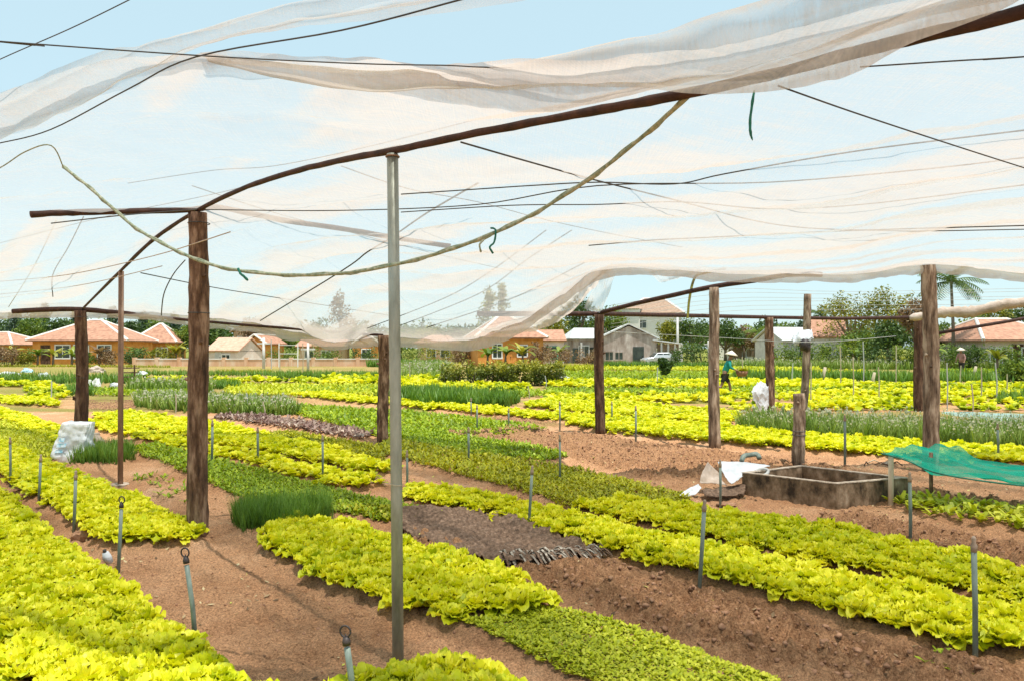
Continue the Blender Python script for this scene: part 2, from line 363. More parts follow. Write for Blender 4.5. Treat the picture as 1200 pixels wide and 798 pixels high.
M['rim'] = surf('pale_concrete_rim', [(.35, (.24, .18, .13)), (.5, (.42, .34, .26)), (.65, (.60, .50, .40))], 18, .9, .9, 50)
M['orange'] = surf('orange_plaster', [(.3, (.52, .20, .045)), (.55, (.70, .31, .075)), (.75, (.80, .43, .15))], 1.6, .9, .1)
M['wallorange'] = surf('faded_orange_wall', [(.3, (.55, .30, .16)), (.5, (.68, .42, .27)), (.7, (.76, .62, .48))], 1.1, .9, .1, stretch=(1, 1, .3))
M['pink'] = surf('pale_pink_plaster', [(.3, (.62, .50, .42)), (.7, (.80, .72, .66))], 1.2, .9, .1)
M['cream'] = surf('cream_plaster', [(.3, (.80, .74, .67)), (.7, (.88, .84, .79))], 1.2, .9, .1)
M['greywall'] = surf('stained_grey_wall', [(.3, (.22, .17, .14)), (.5, (.40, .33, .29)), (.72, (.66, .60, .55))], 1.5, .9, .2, stretch=(1, 1, .35))
M['greycol'] = surf('pale_grey_plaster', [(.3, (.45, .44, .42)), (.7, (.72, .70, .67))], 1.5, .9, .1)
M['roof_red'] = tilemat('red_roof_tiles', (.27, .115, .07), (.56, .31, .20))
M['roof_pale'] = tilemat('faded_roof_tiles', (.48, .25, .16), (.74, .47, .34))
M['roof_brown'] = tilemat('brown_roof_tiles', (.24, .15, .10), (.44, .30, .21))
M['roof_grey'] = tilemat('pale_sheet_roof', (.50, .51, .50), (.74, .75, .73))
M['ridge'] = surf('white_ridge_mortar', [(.3, (.62, .55, .49)), (.7, (.84, .80, .75))], 2, .8, 0)
M['white'] = surf('white_trim', [(.3, (.66, .64, .60)), (.7, (.84, .83, .80))], 3, .7, 0)
M['glass'] = surf('dark_window_glass', [(.3, (.02, .03, .03)), (.7, (.07, .09, .08))], 2, .15, 0, spec=.6)
M['greenshut'] = surf('green_shutter', [(.3, (.05, .17, .11)), (.7, (.14, .33, .22))], 3, .7, 0)
M['teal_shirt'] = surf('teal_shirt_cloth', [(.3, (.01, .17, .15)), (.7, (.03, .34, .29))], 6, .8, .3, 20)
M['dark_cloth'] = surf('dark_trouser_cloth', [(.3, (.02, .018, .018)), (.7, (.05, .045, .04))], 6, .8, .3, 20)
M['mauve_shirt'] = surf('faded_mauve_shirt', [(.3, (.26, .13, .12)), (.7, (.45, .27, .24))], 6, .8, .3, 20)
M['skin'] = surf('skin', [(.3, (.22, .11, .07)), (.7, (.32, .18, .11))], 5, .6, 0)
M['straw'] = surf('woven_straw', [(.3, (.62, .50, .38)), (.7, (.82, .74, .62))], 30, .8, .2, 90)
M['hair'] = surf('black_hair', [(.3, (.01, .01, .01)), (.7, (.03, .025, .02))], 30, .6, 0)
M['basket'] = surf('brown_basket', [(.3, (.16, .07, .04)), (.7, (.38, .2, .12))], 30, .8, .3, 60)
M['net_main'] = netmat('pale_shade_net', (.62, .545, .495), .38, .90, .6, 900, (.57, .56, .55))
M['net_edge'] = netmat('gathered_shade_net', (.68, .60, .535), .42, .90, .6, 900, (.62, .60, .58))
M['net_green'] = netmat('green_shade_net', (.02, .42, .29), .42, .86, .4, 900, (.05, .50, .36))
M['net_blue'] = netmat('pale_blue_net', (.35, .62, .66), .4, .9, .4, 900, (.4, .7, .72))
M['net_black'] = surf('black_ground_net', [(.3, (.055, .034, .022)), (.52, (.17, .108, .070)), (.75, (.34, .23, .16))], 34, .85, .9, 70, dist=.01)
M['fringe'] = surf('frayed_strip', [(.35, (.10, .085, .07)), (.5, (.30, .26, .21)), (.6, (.52, .47, .39))], 40, 1, .3, 60, spec=.05)
M['carpaint'] = surf('silver_car_paint', [(.3, (.50, .52, .53)), (.7, (.60, .62, .63))], 3, .3, 0, spec=.6, metal=.4)
M['tyre'] = surf('tyre_rubber', [(.3, (.02, .02, .02)), (.7, (.04, .04, .04))], 9, .8, 0)
M['stone'] = surf('soil_clod', [(.25, (.16, .08, .045)), (.55, (.35, .19, .11)), (.8, (.52, .32, .20))], 30, .95, .5, 90)
M['litter'] = leafmat('dry_litter', [(0, (.10, .06, .03)), (.5, (.42, .30, .16)), (.8, (.62, .52, .30)), (1, (.55, .58, .08))], .8, .2, (1, .9, .7))
# ------------------------------------------------------------------ world, sun, camera
w = bpy.data.worlds.new('World'); SC.world = w; w.use_nodes = True
nt = w.node_tree; nt.nodes.clear()
wo = nt.nodes.new('ShaderNodeOutputWorld'); bg = nt.nodes.new('ShaderNodeBackground'); sky = nt.nodes.new('ShaderNodeTexSky')
sky.sky_type = 'NISHITA'; sky.sun_disc = False
EL = R(76); sdir = Vector((.644, -.765, 0)).normalized()
sky.sun_elevation = EL; sky.sun_rotation = math.atan2(sdir.x, sdir.y)
sky.air_density = 1.0; sky.dust_density = SKY_DUST; sky.ozone_density = 1.0
mixn = nt.nodes.new('ShaderNodeMix'); mixn.data_type = 'RGBA'; mixn.inputs[0].default_value = .72; mixn.inputs[7].default_value = (.54 / SKY_STR, .73 / SKY_STR, .765 / SKY_STR, 1)
nt.links.new(sky.outputs[0], mixn.inputs[6]); nt.links.new(mixn.outputs[2], bg.inputs[0]); nt.links.new(bg.outputs[0], wo.inputs[0]); bg.inputs[1].default_value = SKY_STR
ld = bpy.data.lights.new('sun', 'SUN'); ld.energy = 4.6; ld.angle = R(.55); ld.color = (1, .95, .87)
lo = bpy.data.objects.new('sun', ld); COL.objects.link(lo)
d = Vector((-sdir.x * math.cos(EL), -sdir.y * math.cos(EL), -math.sin(EL)))
lo.rotation_euler = d.to_track_quat('-Z', 'Y').to_euler(); lo.location = (3, -4, 20)
SC.view_settings.view_transform = 'Standard'; SC.view_settings.look = 'None'; SC.view_settings.gamma = 1
SC.view_settings.exposure = EXPO
cd = bpy.data.cameras.new('camera'); cam = bpy.data.objects.new('camera', cd); COL.objects.link(cam); SC.camera = cam
cam.location = (0, 0, CAM_H); cam.rotation_euler = (R(90), 0, 0)
cd.sensor_width = 36; cd.lens = F_PX / 1200 * 36; cd.shift_y = 9 / 1200; cd.clip_start = .05; cd.clip_end = 5000
SC.cycles.transparent_max_bounces = 40
SC.cycles.max_bounces = 7

# ------------------------------------------------------------------ ground sheet: polar grid, fine in front
def ground():
    rr = [0.0, .6]
    r = 1.0
    while r < 24: rr.append(r); r *= 1.0058
    while r < 3000: rr.append(r); r *= 1.07
    rr = np.array(rr)
    a_f = np.linspace(-R(41), R(41), 1050); a_b = np.linspace(R(41), R(319), 50)[1:-1]
    ang = np.concatenate([a_f, a_b]); na = len(ang); nr = len(rr)
    A, Rr = np.meshgrid(ang, rr)
    X = Rr * np.sin(A); Y = Rr * np.cos(A)
    x = X.ravel(); y = Y.ravel()
    z = ground_h(x, y)
    z = np.where(np.hypot(x, y) > 120, -.02, z)
    i = np.arange(nr - 1)[:, None] * na; j = np.arange(na)[None, :]; j2 = (j + 1) % na
    Fq = np.stack([i + j, i + j2, i + na + j2, i + na + j], -1).reshape(-1, 4)
    dug = poly_field(DUG, x, y, -.15, .1) * (.75 + .5 * (fbm(x * 5, y * 5, 21) - .3))
    far = np.clip((y - 18) / 10, 0, 1) * .7 + np.clip((fbm(x * .35, y * .8, 31) - .5) * 6, 0, 1) * np.clip((y - 12) / 8, 0, 1)
    green = np.clip(far * 1.0, 0, 1) * .75
    green = np.where(np.hypot(x, y) > 90, .9, green)
    o = bulk('ground', np.stack([x, y, z], 1), Fq[:, ::-1], M['soil'], smooth=True, attrs={'dug': np.clip(dug, 0, 1), 'green': green})
    tag(o, kind='structure')
ground()

# ------------------------------------------------------------------ plants
def leaf_grid(L, W, e0, curl, az, nu=5, nv=4, cup=.25, ruf=.012, base=(0, 0, 0), seed=0, tip=.5):
    u = np.linspace(0, 1, nu); v = np.linspace(-1, 1, nv)
    e = e0 - curl * u; du = L / (nu - 1)
    r = np.concatenate([[0], np.cumsum(np.cos((e[1:] + e[:-1]) / 2) * du)]); h = np.concatenate([[0], np.cumsum(np.sin((e[1:] + e[:-1]) / 2) * du)])
    wd = W * .5 * np.maximum(np.sin(np.pi * (.10 + (1 - .10 - (1 - tip) * .35) * u)), .05) ** .7
    if tip < .2: wd = W * .5 * (1 - u ** 1.5 * .97)
    elif tip > .9: wd = W * .5 * (.22 + .78 * np.clip(u / .6, 0, 1) ** 1.2) * np.sqrt(np.clip(1 - (np.clip(u - .66, 0, 1) / .36) ** 2, .02, 1))
    U, Vv = np.meshgrid(u, v, indexing='ij')
    Rr = r[:, None] + 0 * Vv; H = h[:, None] + cup * wd[:, None] * Vv ** 2 + ruf * np.sin(9 * U + 5 * Vv + seed * 1.7) * np.abs(Vv) * (U > .2)
    S = wd[:, None] * Vv
    Rr = Rr - np.sin(e)[:, None] * cup * wd[:, None] * Vv ** 2 * .6
    c, s = math.cos(az), math.sin(az)
    V = np.stack([base[0] + Rr * c - S * s, base[1] + Rr * s + S * c, base[2] + H], -1).reshape(-1, 3)
    i = np.arange(nu - 1)[:, None] * nv; j = np.arange(nv - 1)[None, :]
    F = np.stack([i + j, i + j + 1, i + j + 1 + nv, i + j + nv], -1).reshape(-1, 4)
    return V, F
def join(parts):
    V = []; F = []; Q = []; n = 0
    for v, f, q in parts:
        V.append(v); F.append(f + n); Q.append(q if hasattr(q, '__len__') else np.full(len(v), q)); n += len(v)
    return np.concatenate(V), np.concatenate(F), np.concatenate(Q)
def lettuce(seed, lod=0):
    r = np.random.default_rng(seed); parts = []
    n = (22, 13, 8)[lod]; g = r.uniform(0, 6)
    for i in range(n):
        k = i / (n - 1)
        az = g + i * 2.399 + r.uniform(-.3, .3)
        L = .060 + .060 * k + r.uniform(-.012, .012); W = (.046 + .040 * k) * r.uniform(.8, 1.25) * (1, 1.15, 1.35)[lod]
        e0 = R(86 - 40 * k + r.uniform(-14, 14)); curl = R(30 + 35 * k + r.uniform(-25, 30))
        nu, nv = ((7, 5), (5, 3), (3, 2))[lod]
        V, F = leaf_grid(L, W, e0, curl, az, nu, nv, r.uniform(.05, .5), .016 if lod == 0 else .008, (math.cos(az) * .014 * (1 - k), math.sin(az) * .014 * (1 - k), .012 + .025 * (1 - k)), r.uniform(0, 9), 1.0 if lod < 2 else .55)
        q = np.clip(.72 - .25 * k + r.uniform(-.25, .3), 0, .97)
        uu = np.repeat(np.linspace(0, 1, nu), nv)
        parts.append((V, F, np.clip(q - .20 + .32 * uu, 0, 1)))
    return join(parts)
def seedling(seed, lod=0):
    r = np.random.default_rng(seed); parts = []
    for i in range((7, 5, 4)[lod]):
        az = r.uniform(0, 6.28); L = r.uniform(.025, .042); W = r.uniform(.016, .026) * (1, 1.1, 1.4)[lod]
        V, F = leaf_grid(L, W, R(r.uniform(25, 75)), R(r.uniform(10, 70)), az, 3 if lod == 0 else 2, 2, 0, 0, (0, 0, r.uniform(0, .02)), 0, .55)
        parts.append((V, F, np.clip(.5 + r.uniform(-.4, .45), 0, 1)))
    return join(parts)
def onion(seed, lod=0, flower=False):
    r = np.random.default_rng(seed); parts = []
    for i in range((9, 6, 4)[lod]):
        az = r.uniform(0, 6.28); L = r.uniform(.17, .30); W = r.uniform(.005, .008) * (1, 2.2, 5)[lod]
        b = (r.uniform(-.03, .03), r.uniform(-.03, .03), 0)
        V, F = leaf_grid(L, W, R(r.uniform(72, 89)), R(r.uniform(0, 38)), az, 4, 2, 0, 0, b, 0, .1)
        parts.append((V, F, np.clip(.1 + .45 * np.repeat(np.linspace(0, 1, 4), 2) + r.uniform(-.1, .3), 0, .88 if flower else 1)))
        if flower and r.random() < .16:
            tp = V[-2:].mean(0); s = r.uniform(.008, .014) * (1, 1.3, 2.0)[lod]
            for a in (0, 1.57):
                d = np.array([math.cos(a), math.sin(a), 0]) * s; z = np.array([0, 0, s])
                parts.append((np.array([tp - z, tp + d, tp + z * 1.2, tp - d]), np.array([[0, 1, 2, 3]]), 1.0))
            d = np.array([s, 0, 0]); e = np.array([0, s, 0])
            parts.append((np.array([tp - d, tp - e, tp + d, tp + e]), np.array([[0, 1, 2, 3]]), 1.0))
    return join(parts)
def variants(fn, n, **kw): return [fn(100 + i, **kw) for i in range(n)]
LET = [variants(lettuce, 10, lod=k) for k in range(3)]
SEE = [variants(seedling, 8, lod=k) for k in range(3)]
ONI = [variants(onion, 8, lod=k) for k in range(3)]
ONF = [variants(onion, 8, lod=k, flower=True) for k in range(3)]

def fill(poly, sp, jit=.35, edge=0.0, rowsp=None):
    """points on a grid laid along the bed direction"""
    rowsp = rowsp or sp
    c = poly @ np.stack([UD, VD], 1)
    a = np.arange(c[:, 0].min(), c[:, 0].max(), sp); b = np.arange(c[:, 1].min(), c[:, 1].max(), rowsp)
    A, B = np.meshgrid(a, b); A = A.ravel() + rng.uniform(-jit, jit, A.size) * sp; B = B.ravel() + rng.uniform(-jit, jit, B.size) * rowsp
    X = A * UD[0] + B * VD[0]; Y = A * UD[1] + B * VD[1]
    k = sdist(poly, X, Y) > edge + (fbm(X * 3, Y * 3, 77) - .5) * .06
    return X[k], Y[k]
def in_view(X, Y, m=.40):
    return (Y > .5) & (np.abs(X / np.maximum(Y, .1)) < .706 + m) 
def merge(vs, X, Y, Z, S, tilt=.12, rshift=None):
    """one copy of a random variant per point -> arrays"""
    n = len(X); which = rng.integers(0, len(vs), n); az = rng.uniform(0, 6.283, n)
    sq = rng.uniform(.85, 1.2, n)
    tx = rng.uniform(-tilt, tilt, n); ty = rng.uniform(-tilt, tilt, n)
    Vo = []; Fo = []; Qo = []; off = 0
    for k, (V, F, Q) in enumerate(vs):
        m = np.where(which == k)[0]
        if not len(m): continue
        c = np.cos(az[m])[:, None]; s = np.sin(az[m])[:, None]; sc = S[m][:, None]
        x = (V[None, :, 0] * c - V[None, :, 1] * s) * sc; y = (V[None, :, 0] * s + V[None, :, 1] * c) * sc; z = V[None, :, 2] * sc * sq[m][:, None]
        x2 = x + z * tx[m][:, None]; y2 = y + z * ty[m][:, None]
        W = np.stack([x2 + X[m][:, None], y2 + Y[m][:, None], z + Z[m][:, None]], -1)
        q = np.broadcast_to(Q, (len(m), len(Q)))
        if rshift is not None: q = np.clip(q + rshift[m][:, None] * (q < .9), 0, 1)
        Vo.append(W.reshape(-1, 3)); Qo.append(q.ravel())
        Fo.append((F[None] + (np.arange(len(m)) * len(V))[:, None, None] + off).reshape(-1, 4)); off += len(m) * len(V)
    return np.concatenate(Vo), np.concatenate(Fo), np.concatenate(Qo)

BEDLABEL = {
 'corner': 'the large bottom left corner bed', 'second': 'the bed left of the thick brown post',
 'centre': 'the bed crossed by the steel pole', 'bottom': 'the bed at the bottom edge',
 'patch': 'the small bed behind the steel pole', 'long_front': 'the front one of two long right-hand beds',
 'long_back': 'the long bed before the concrete tank'}
# lettuce heads
heads = []; pieces = []
for name, (kind, poly) in BEDS.items():
    if kind != 'lettuce': continue
    near = name in BEDLABEL
    X, Y = fill(poly, .095 if near else .128, .25, -.01)
    k = in_view(X, Y); X = X[k]; Y = Y[k]
    Z = ground_h(X, Y, False) + .0
    S = rng.uniform(.82, 1.25, len(X)) * (.84 if near else .95)
    if name in ('long_back',): S *= .95
    S *= .88 + .3 * fbm(X * 1.5, Y * 1.5, 71)
    for i in range(len(X)): heads.append((X[i], Y[i], Z[i], S[i], name))
vis = [i for i, h in enumerate(heads) if h[4] in BEDLABEL and 420 < HZ + F_PX * CAM_H / h[1] < 806 + 0 and abs(h[0] / h[1]) < .70]
vis.sort(key=lambda i: heads[i][1]); chosen = set(vis[:300])
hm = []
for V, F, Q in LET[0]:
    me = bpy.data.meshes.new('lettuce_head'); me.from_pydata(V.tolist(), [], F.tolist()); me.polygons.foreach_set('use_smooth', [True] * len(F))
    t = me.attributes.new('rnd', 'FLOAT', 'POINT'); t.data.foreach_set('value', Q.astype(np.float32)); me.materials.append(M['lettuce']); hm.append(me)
for i in sorted(chosen):
    x, y, z, s, b = heads[i]
    o = bpy.data.objects.new('lettuce_head', hm[int(rng.integers(len(hm)))]); COL.objects.link(o)
    o.location = (x, y, z); o.scale = (s, s, s * rng.uniform(.85, 1.2)); o.rotation_euler = (rng.uniform(-.12, .12), rng.uniform(-.12, .12), rng.uniform(0, 6.28))
    tag(o, 'yellow-green lettuce head in ' + BEDLABEL[b], 'lettuce', 'lettuce heads in ' + BEDLABEL[b])
rest = np.array([h[:4] for i, h in enumerate(heads) if i not in chosen])
for lod, (a, b) in enumerate(((0, 7.5), (7.5, 16), (16, 999))):
    k = (rest[:, 1] >= a) & (rest[:, 1] < b); q = rest[k]
    if len(q): pieces.append(merge(LET[lod], q[:, 0], q[:, 1], q[:, 2], q[:, 3], .12, rng.uniform(-.12, .12, len(q)) + (fbm(q[:, 0], q[:, 1], 41) - .5) * .4))

# low crops
def low_crop(name, kinds, mname, label, cat, vset, sp_fn, s_fn, edge=0., rs=.15):
    ps = []
    for bname, (kind, poly) in BEDS.items():
        if kind not in kinds: continue
        yc = poly[:, 1].mean()
        # split long beds so that each stretch gets its own spacing
        for y0, y1 in ((0, 5.5), (5.5, 9), (9, 14), (14, 22), (22, 60)):
            if poly[:, 1].max() < y0 or poly[:, 1].min() > y1: continue
            ym = (max(y0, poly[:, 1].min()) + min(y1, poly[:, 1].max())) / 2
            X, Y = fill(poly, sp_fn(ym), .45, edge); k = in_view(X, Y) & (Y >= y0) & (Y < y1); X = X[k]; Y = Y[k]
            if not len(X): continue
            lod = 0 if ym < 7 else (1 if ym < 13 else 2)
            S = rng.uniform(.75, 1.3, len(X)) * s_fn(ym)
            ps.append(merge(vset[lod], X, Y, ground_h(X, Y, False), S, .2, (fbm(X * 2, Y * 2, 51) - .5) * .6 + rng.uniform(-rs, rs, len(X))))
    V, F, Q = join(ps)
    o = bulk(name, V, F, M[mname], Q); tag(o, label, cat, None, 'stuff'); return o
sp_seed = lambda y: .026 if y < 6 else (.034 if y < 9 else (.05 if y < 14 else .075))
sc_seed = lambda y: 1.0 if y < 6 else (1.15 if y < 9 else (1.6 if y < 14 else 2.2))
low_crop('green_seedlings', ('seed_mid',), 'seed_mid', 'mid-green leafy seedlings covering the narrow beds behind the thick brown post', 'seedlings', SEE, sp_seed, sc_seed)
low_crop('pale_seedlings', ('seed_light',), 'seed_light', 'tiny pale lime seedlings carpeting the bed at the bottom right of centre', 'seedlings', SEE, lambda y: .019 if y < 6 else sp_seed(y), lambda y: .62 if y < 6 else sc_seed(y))
low_crop('olive_seedlings', ('seed_olive',), 'seed_olive', 'olive green seedlings carpeting the long beds behind the steel pole', 'seedlings', SEE, sp_seed, sc_seed)
low_crop('sparse_seedlings', ('seed_sparse',), 'seed_light', 'sparse young seedlings on bare soil under the green net at the right', 'seedlings', SEE, lambda y: .09, lambda y: 2.1)
low_crop('purple_seedlings', ('purple',), 'purple', 'dull purple leafy crop in the thin strip left of the middle post', 'seedlings', SEE, lambda y: .07, lambda y: 2.3)
low_crop('weeds', ('weeds',), 'seed_mid', 'loose green weeds scattered on bare soil beside the beds', 'weeds', SEE, lambda y: .16, lambda y: 1.5)
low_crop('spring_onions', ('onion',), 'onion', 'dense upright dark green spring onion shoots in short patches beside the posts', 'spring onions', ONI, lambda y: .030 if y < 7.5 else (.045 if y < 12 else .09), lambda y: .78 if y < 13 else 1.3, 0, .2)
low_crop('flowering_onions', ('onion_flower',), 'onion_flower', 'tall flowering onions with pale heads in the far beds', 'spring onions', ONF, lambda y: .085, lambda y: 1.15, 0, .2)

# far field strips, one stuff object per colour
FAR = [  # x0 x1 ytop ybottom kind height-scale
 (-80, 165, 443, 449, 'onion', 1.6), (160, 450, 437, 440, 'onion', 1.15), (255, 320, 435, 437, 'hay', .9), (150, 250, 454, 459, 'onion_flower', 1.6), (320, 440, 440, 444, 'onion', 1.4),
 (-80, 60, 451, 453, 'lettuce', 1.5), (30, 80, 455, 468, 'lettuce', 1.3), (80, 110, 456, 464, 'onion', 1.3), (110, 240, 456, 464, 'seed_mid', 3), (180, 450, 447, 449, 'lettuce', 1.6),
 (265, 450, 452, 464, 'seed_light', 3.5), (240, 280, 451, 456, 'onion', 1.3), (160, 265, 445, 446, 'lettuce', 1.6), (380, 520, 444, 452, 'lettuce', 1.5), (350, 470, 455, 463, 'seed_mid', 3.2),
 (470, 620, 452, 459, 'lettuce', 1.5), (460, 620, 461, 466, 'seed_mid', 3), (600, 660, 459, 465, 'seed_mid', 3), (640, 880, 456, 462, 'seed_mid', 3), (470, 530, 430, 446, 'onion_flower', 2.0),
 (640, 1000, 448, 455, 'lettuce', 1.6), (600, 700, 431, 434, 'hay', 1.5), (660, 960, 436, 445, 'seed_mid', 4), (700, 860, 428, 430, 'onion', 1.8), (660, 960, 431, 434, 'seed_light', 5), (640, 860, 464, 472, 'lettuce', 1.3),
 (855, 960, 452, 458, 'seed_mid', 3.2), (850, 960, 462, 470, 'lettuce', 1.2), (855, 930, 476, 482, 'lettuce', 1.1),
 (850, 1010, 437, 439, 'lettuce', 1.6), (860, 1350, 429, 432, 'onion_flower', 2.4), (860, 1350, 441, 447, 'onion', 1.9), (1100, 1350, 434, 437, 'seed_mid', 4.5),
 (950, 1350, 451, 456, 'lettuce', 1.4), (960, 1350, 460, 466, 'lettuce', 1.3), (940, 1100, 468, 482, 'lettuce', 1.3), (1100, 1350, 470, 474, 'lettuce', 1.3), (1120, 1350, 478, 483, 'lettuce', 1.2), (1170, 1350, 466, 474, 'onion', 1.2),
 (-80, 200, 428.5, 429.5, 'hay', .9), (430, 520, 428, 430, 'onion', 2.4), (900, 1350, 424, 426, 'hay', 2.6), (700, 860, 446, 447, 'onion', 1.3), (960, 1350, 457, 459, 'seed_mid', 3)]
acc = {}
for x0, x1, yt, yb, kind, hs in FAR:
    s = .03  # the strips drift slightly down to the right, as in the photograph
    poly = gpoly([(x0, yt), (x1, yt + s * (x1 - x0) * .15), (x1, yb + s * (x1 - x0) * .15), (x0, yb)])
    ym = poly[:, 1].mean()
    if kind == 'lettuce': sp, vs, sc = .30 if ym < 32 else .42, LET[2], hs * (1.25 if ym < 32 else 1.5)
    elif kind.startswith('seed'): sp, vs, sc = .15 if ym < 30 else .24, SEE[2], hs * 1.1
    else: sp, vs, sc = .16 if ym < 32 else .28, (ONF if kind == 'onion_flower' else ONI)[2], hs * 1.0
    X, Y = fill(poly, sp, .45); k = in_view(X, Y, .2); X = X[k]; Y = Y[k]
    if not len(X): continue
    rw = fbm(X * .12 + Y * .05, Y * (1.5 if ym < 30 else .9), 66, 2); S = rng.uniform(.75, 1.25, len(X)) * sc * np.where(kind == 'lettuce', .65 + .65 * rw, 1)
    if kind == 'lettuce': kk = rw > .30; X, Y, S, rw = X[kk], Y[kk], S[kk], rw[kk]
    acc.setdefault(kind, []).append(merge(vs, X, Y, X * 0, S, .2, (fbm(X * .8, Y * .8, 61) - .5) * .7 + ((rw - .66) * 1.7 if kind == 'lettuce' else 0)))
pieces += acc.pop('lettuce')
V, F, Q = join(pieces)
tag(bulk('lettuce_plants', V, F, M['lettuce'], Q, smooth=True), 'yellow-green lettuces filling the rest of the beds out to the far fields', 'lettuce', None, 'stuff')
FL = {'onion': ('far_onion_rows', 'onion', 'dark green onion rows in the distant fields before the houses'), 'onion_flower': ('far_flowering_rows', 'onion_flower', 'pale flowering rows in the distant fields on the right'),
      'seed_mid': ('far_green_rows', 'seed_mid', 'mid-green low crop rows in the middle distance'), 'seed_light': ('far_pale_rows', 'seed_light', 'light green low crop rows in the middle distance'),
      'hay': ('tall_grass', 'seed_olive', 'yellowish tall grass fringe before the low wall and the grey house')}
for k, ps in acc.items():
    n, mm, lb = FL[k]; V, F, Q = join(ps); tag(bulk(n, V, F, M[mm], Q), lb, 'crops', None, 'stuff')

# clods on the dug soil
def litter():
    X = rng.uniform(-4.5, 8, 14000); Y = rng.uniform(3.3, 15, 14000) ; k = in_view(X, Y, 0) & (fbm(X * 1.3, Y * 1.3, 88) > .42); X = X[k]; Y = Y[k]; n = len(X)
    b = poly_field(NEARBEDS, X, Y, -.06, .02); k = b < .6; X = X[k]; Y = Y[k]; n = len(X); Z = ground_h(X, Y) + .006
    a = rng.uniform(0, 6.28, n); L = rng.uniform(.006, .028, n); W_ = np.where(rng.random(n) < .35, L * .5, .0016); tl = rng.uniform(-.5, .5, n)
    d = np.stack([np.cos(a), np.sin(a), tl], 1) * L[:, None]; e = np.stack([-np.sin(a), np.cos(a), tl * .3], 1) * W_[:, None]; c = np.stack([X, Y, Z], 1)
    V = np.stack([c - d, c + e, c + d, c - e], 1).reshape(-1, 3)
    tag(bulk('dry_litter', V, np.arange(4 * n).reshape(-1, 4), M['litter'], np.repeat(rng.random(n), 4)), 'tiny bits of straw and fallen yellow leaves scattered on the bare soil', 'litter', None, 'stuff')
litter()
def clods():
    bm = bmesh.new(); bmesh.ops.create_icosphere(bm, subdivisions=1, radius=1)
    V0 = np.array([v.co[:] for v in bm.verts]); F0 = np.array([[v.index for v in f.verts] for f in bm.faces]); bm.free()
    VV = []; FF = []; n = 0
    for p in DUG[:6]:
        X, Y = fill(p, .05, .5); k = in_view(X, Y); X = X[k]; Y = Y[k]; Z = ground_h(X, Y)
        for x, y, z in zip(X, Y, Z):
            s = .004 + .016 * rng.random() ** 3.5
            v = V0 * (1 + rng.uniform(-.5, .5, (len(V0), 1))) * [s * rng.uniform(.8, 1.4), s * rng.uniform(.8, 1.4), s * .8] + [x, y, z + s * .2]
            VV.append(v); FF.append(F0 + n); n += len(V0)
    X = rng.uniform(-3.2, 6, 9000); Y = rng.uniform(3.4, 11, 9000); k = in_view(X, Y) & (poly_field(NEARBEDS, X, Y, -.1, .1) < .2); X = X[k]; Y = Y[k]; Z = ground_h(X, Y)
    for x, y, z in zip(X, Y, Z):
        s = .003 + .008 * rng.random() ** 3
        VV.append(V0 * (1 + rng.uniform(-.5, .5, (len(V0), 1))) * s + [x, y, z]); FF.append(F0 + n); n += len(V0)
    tag(bulk('soil_clods', np.concatenate(VV), np.concatenate(FF), M['stone']), 'reddish brown crumbly soil clods on the dug beds', 'soil', None, 'stuff')
clods()
# ------------------------------------------------------------------ posts and beams
def wood_post(name, foot, top, r0, r1, m, label, cat='post', group=None, knots=3, seg=14):
    x, y = foot; z = gz(x, y)
    t = empty(name, (x, y, z), label, cat, group)
    tp = Vector(top) - Vector((x, y, z)); n = 26
    pts = []; rad = []
    for i in range(n + 1):
        k = i / n
        pts.append((tp.x * k + .012 * math.sin(k * 5 + x), tp.y * k + .012 * math.sin(k * 4 + y), -.25 * (1 - k) + tp.z * k if i == 0 else tp.z * k))
        rad.append((r0 * (1 - k) + r1 * k) * random.uniform(.95, 1.05))
    b = MB().tube(pts, rad, seg, True, .05); b.build('shaft', m, t, True)
    for q in range(knots):
        k = random.uniform(.25, .9); a = random.uniform(3.3, 6.1); c = Vector((tp.x * k, tp.y * k, tp.z * k)); rr = r0 * (1 - k) + r1 * k
        d = Vector((math.cos(a), math.sin(a), .25)); MB().tube([c + d * rr * .6, c + d * (rr + .022)], [rr * .28, rr * .16], 7).build('knot', m, t, True)
    return t
def topof(px, py, Y): return P(px, py, Y)
A2 = G(233, 629); A2t = P(231, 250, A2[1]); wood_post('wooden_post', A2[:2], A2t, .088, .078, M['post'], 'tall thick rough brown wooden post standing at the right end of the second lettuce bed')
A1 = G(95, 521); A1t = P(95, 364, A1[1]); wood_post('wooden_post', A1[:2], A1t, .105, .088, M['post_dark'], 'dark brown wooden post with a white sack leaning at its foot')
C1 = G(449, 521); C1t = P(449, 393, C1[1]); wood_post('wooden_post', C1[:2], C1t, .095, .088, M['post'], 'brown wooden post half hidden behind the steel pole, its top wrapped in the net')
B1 = G(703, 509); B1t = P(702, 369, B1[1]); wood_post('wooden_post', B1[:2], B1t, .095, .088, M['post_dark'], 'dark wooden post holding the low end of the bent beam right of centre')
B2 = G(838, 524); B2t = P(836, 337, B2[1]); wood_post('wooden_post', B2[:2], B2t, .095, .078, M['post_grey'], 'pale grey-brown wooden post beside the farmer in teal')
B3 = G(1091, 553); B3t = P(1089, 311, B3[1]); wood_post('wooden_post', B3[:2], B3t, .100, .088, M['post_grey'], 'thick mottled wooden post behind the green net, holding up the edge of the canopy')
D1 = G(902, 484); D1t = P(902, 372, D1[1]); wood_post('wooden_post', D1[:2], D1t, .115, .105, M['post'], 'wooden post with a white cloth hanging at its left side')
D2 = G(1077, 482); D2t = P(1076, 373, D2[1]); wood_post('wooden_post', D2[:2], D2t, .12, .11, M['post_dark'], 'dark wooden post just left of the thick mottled post')
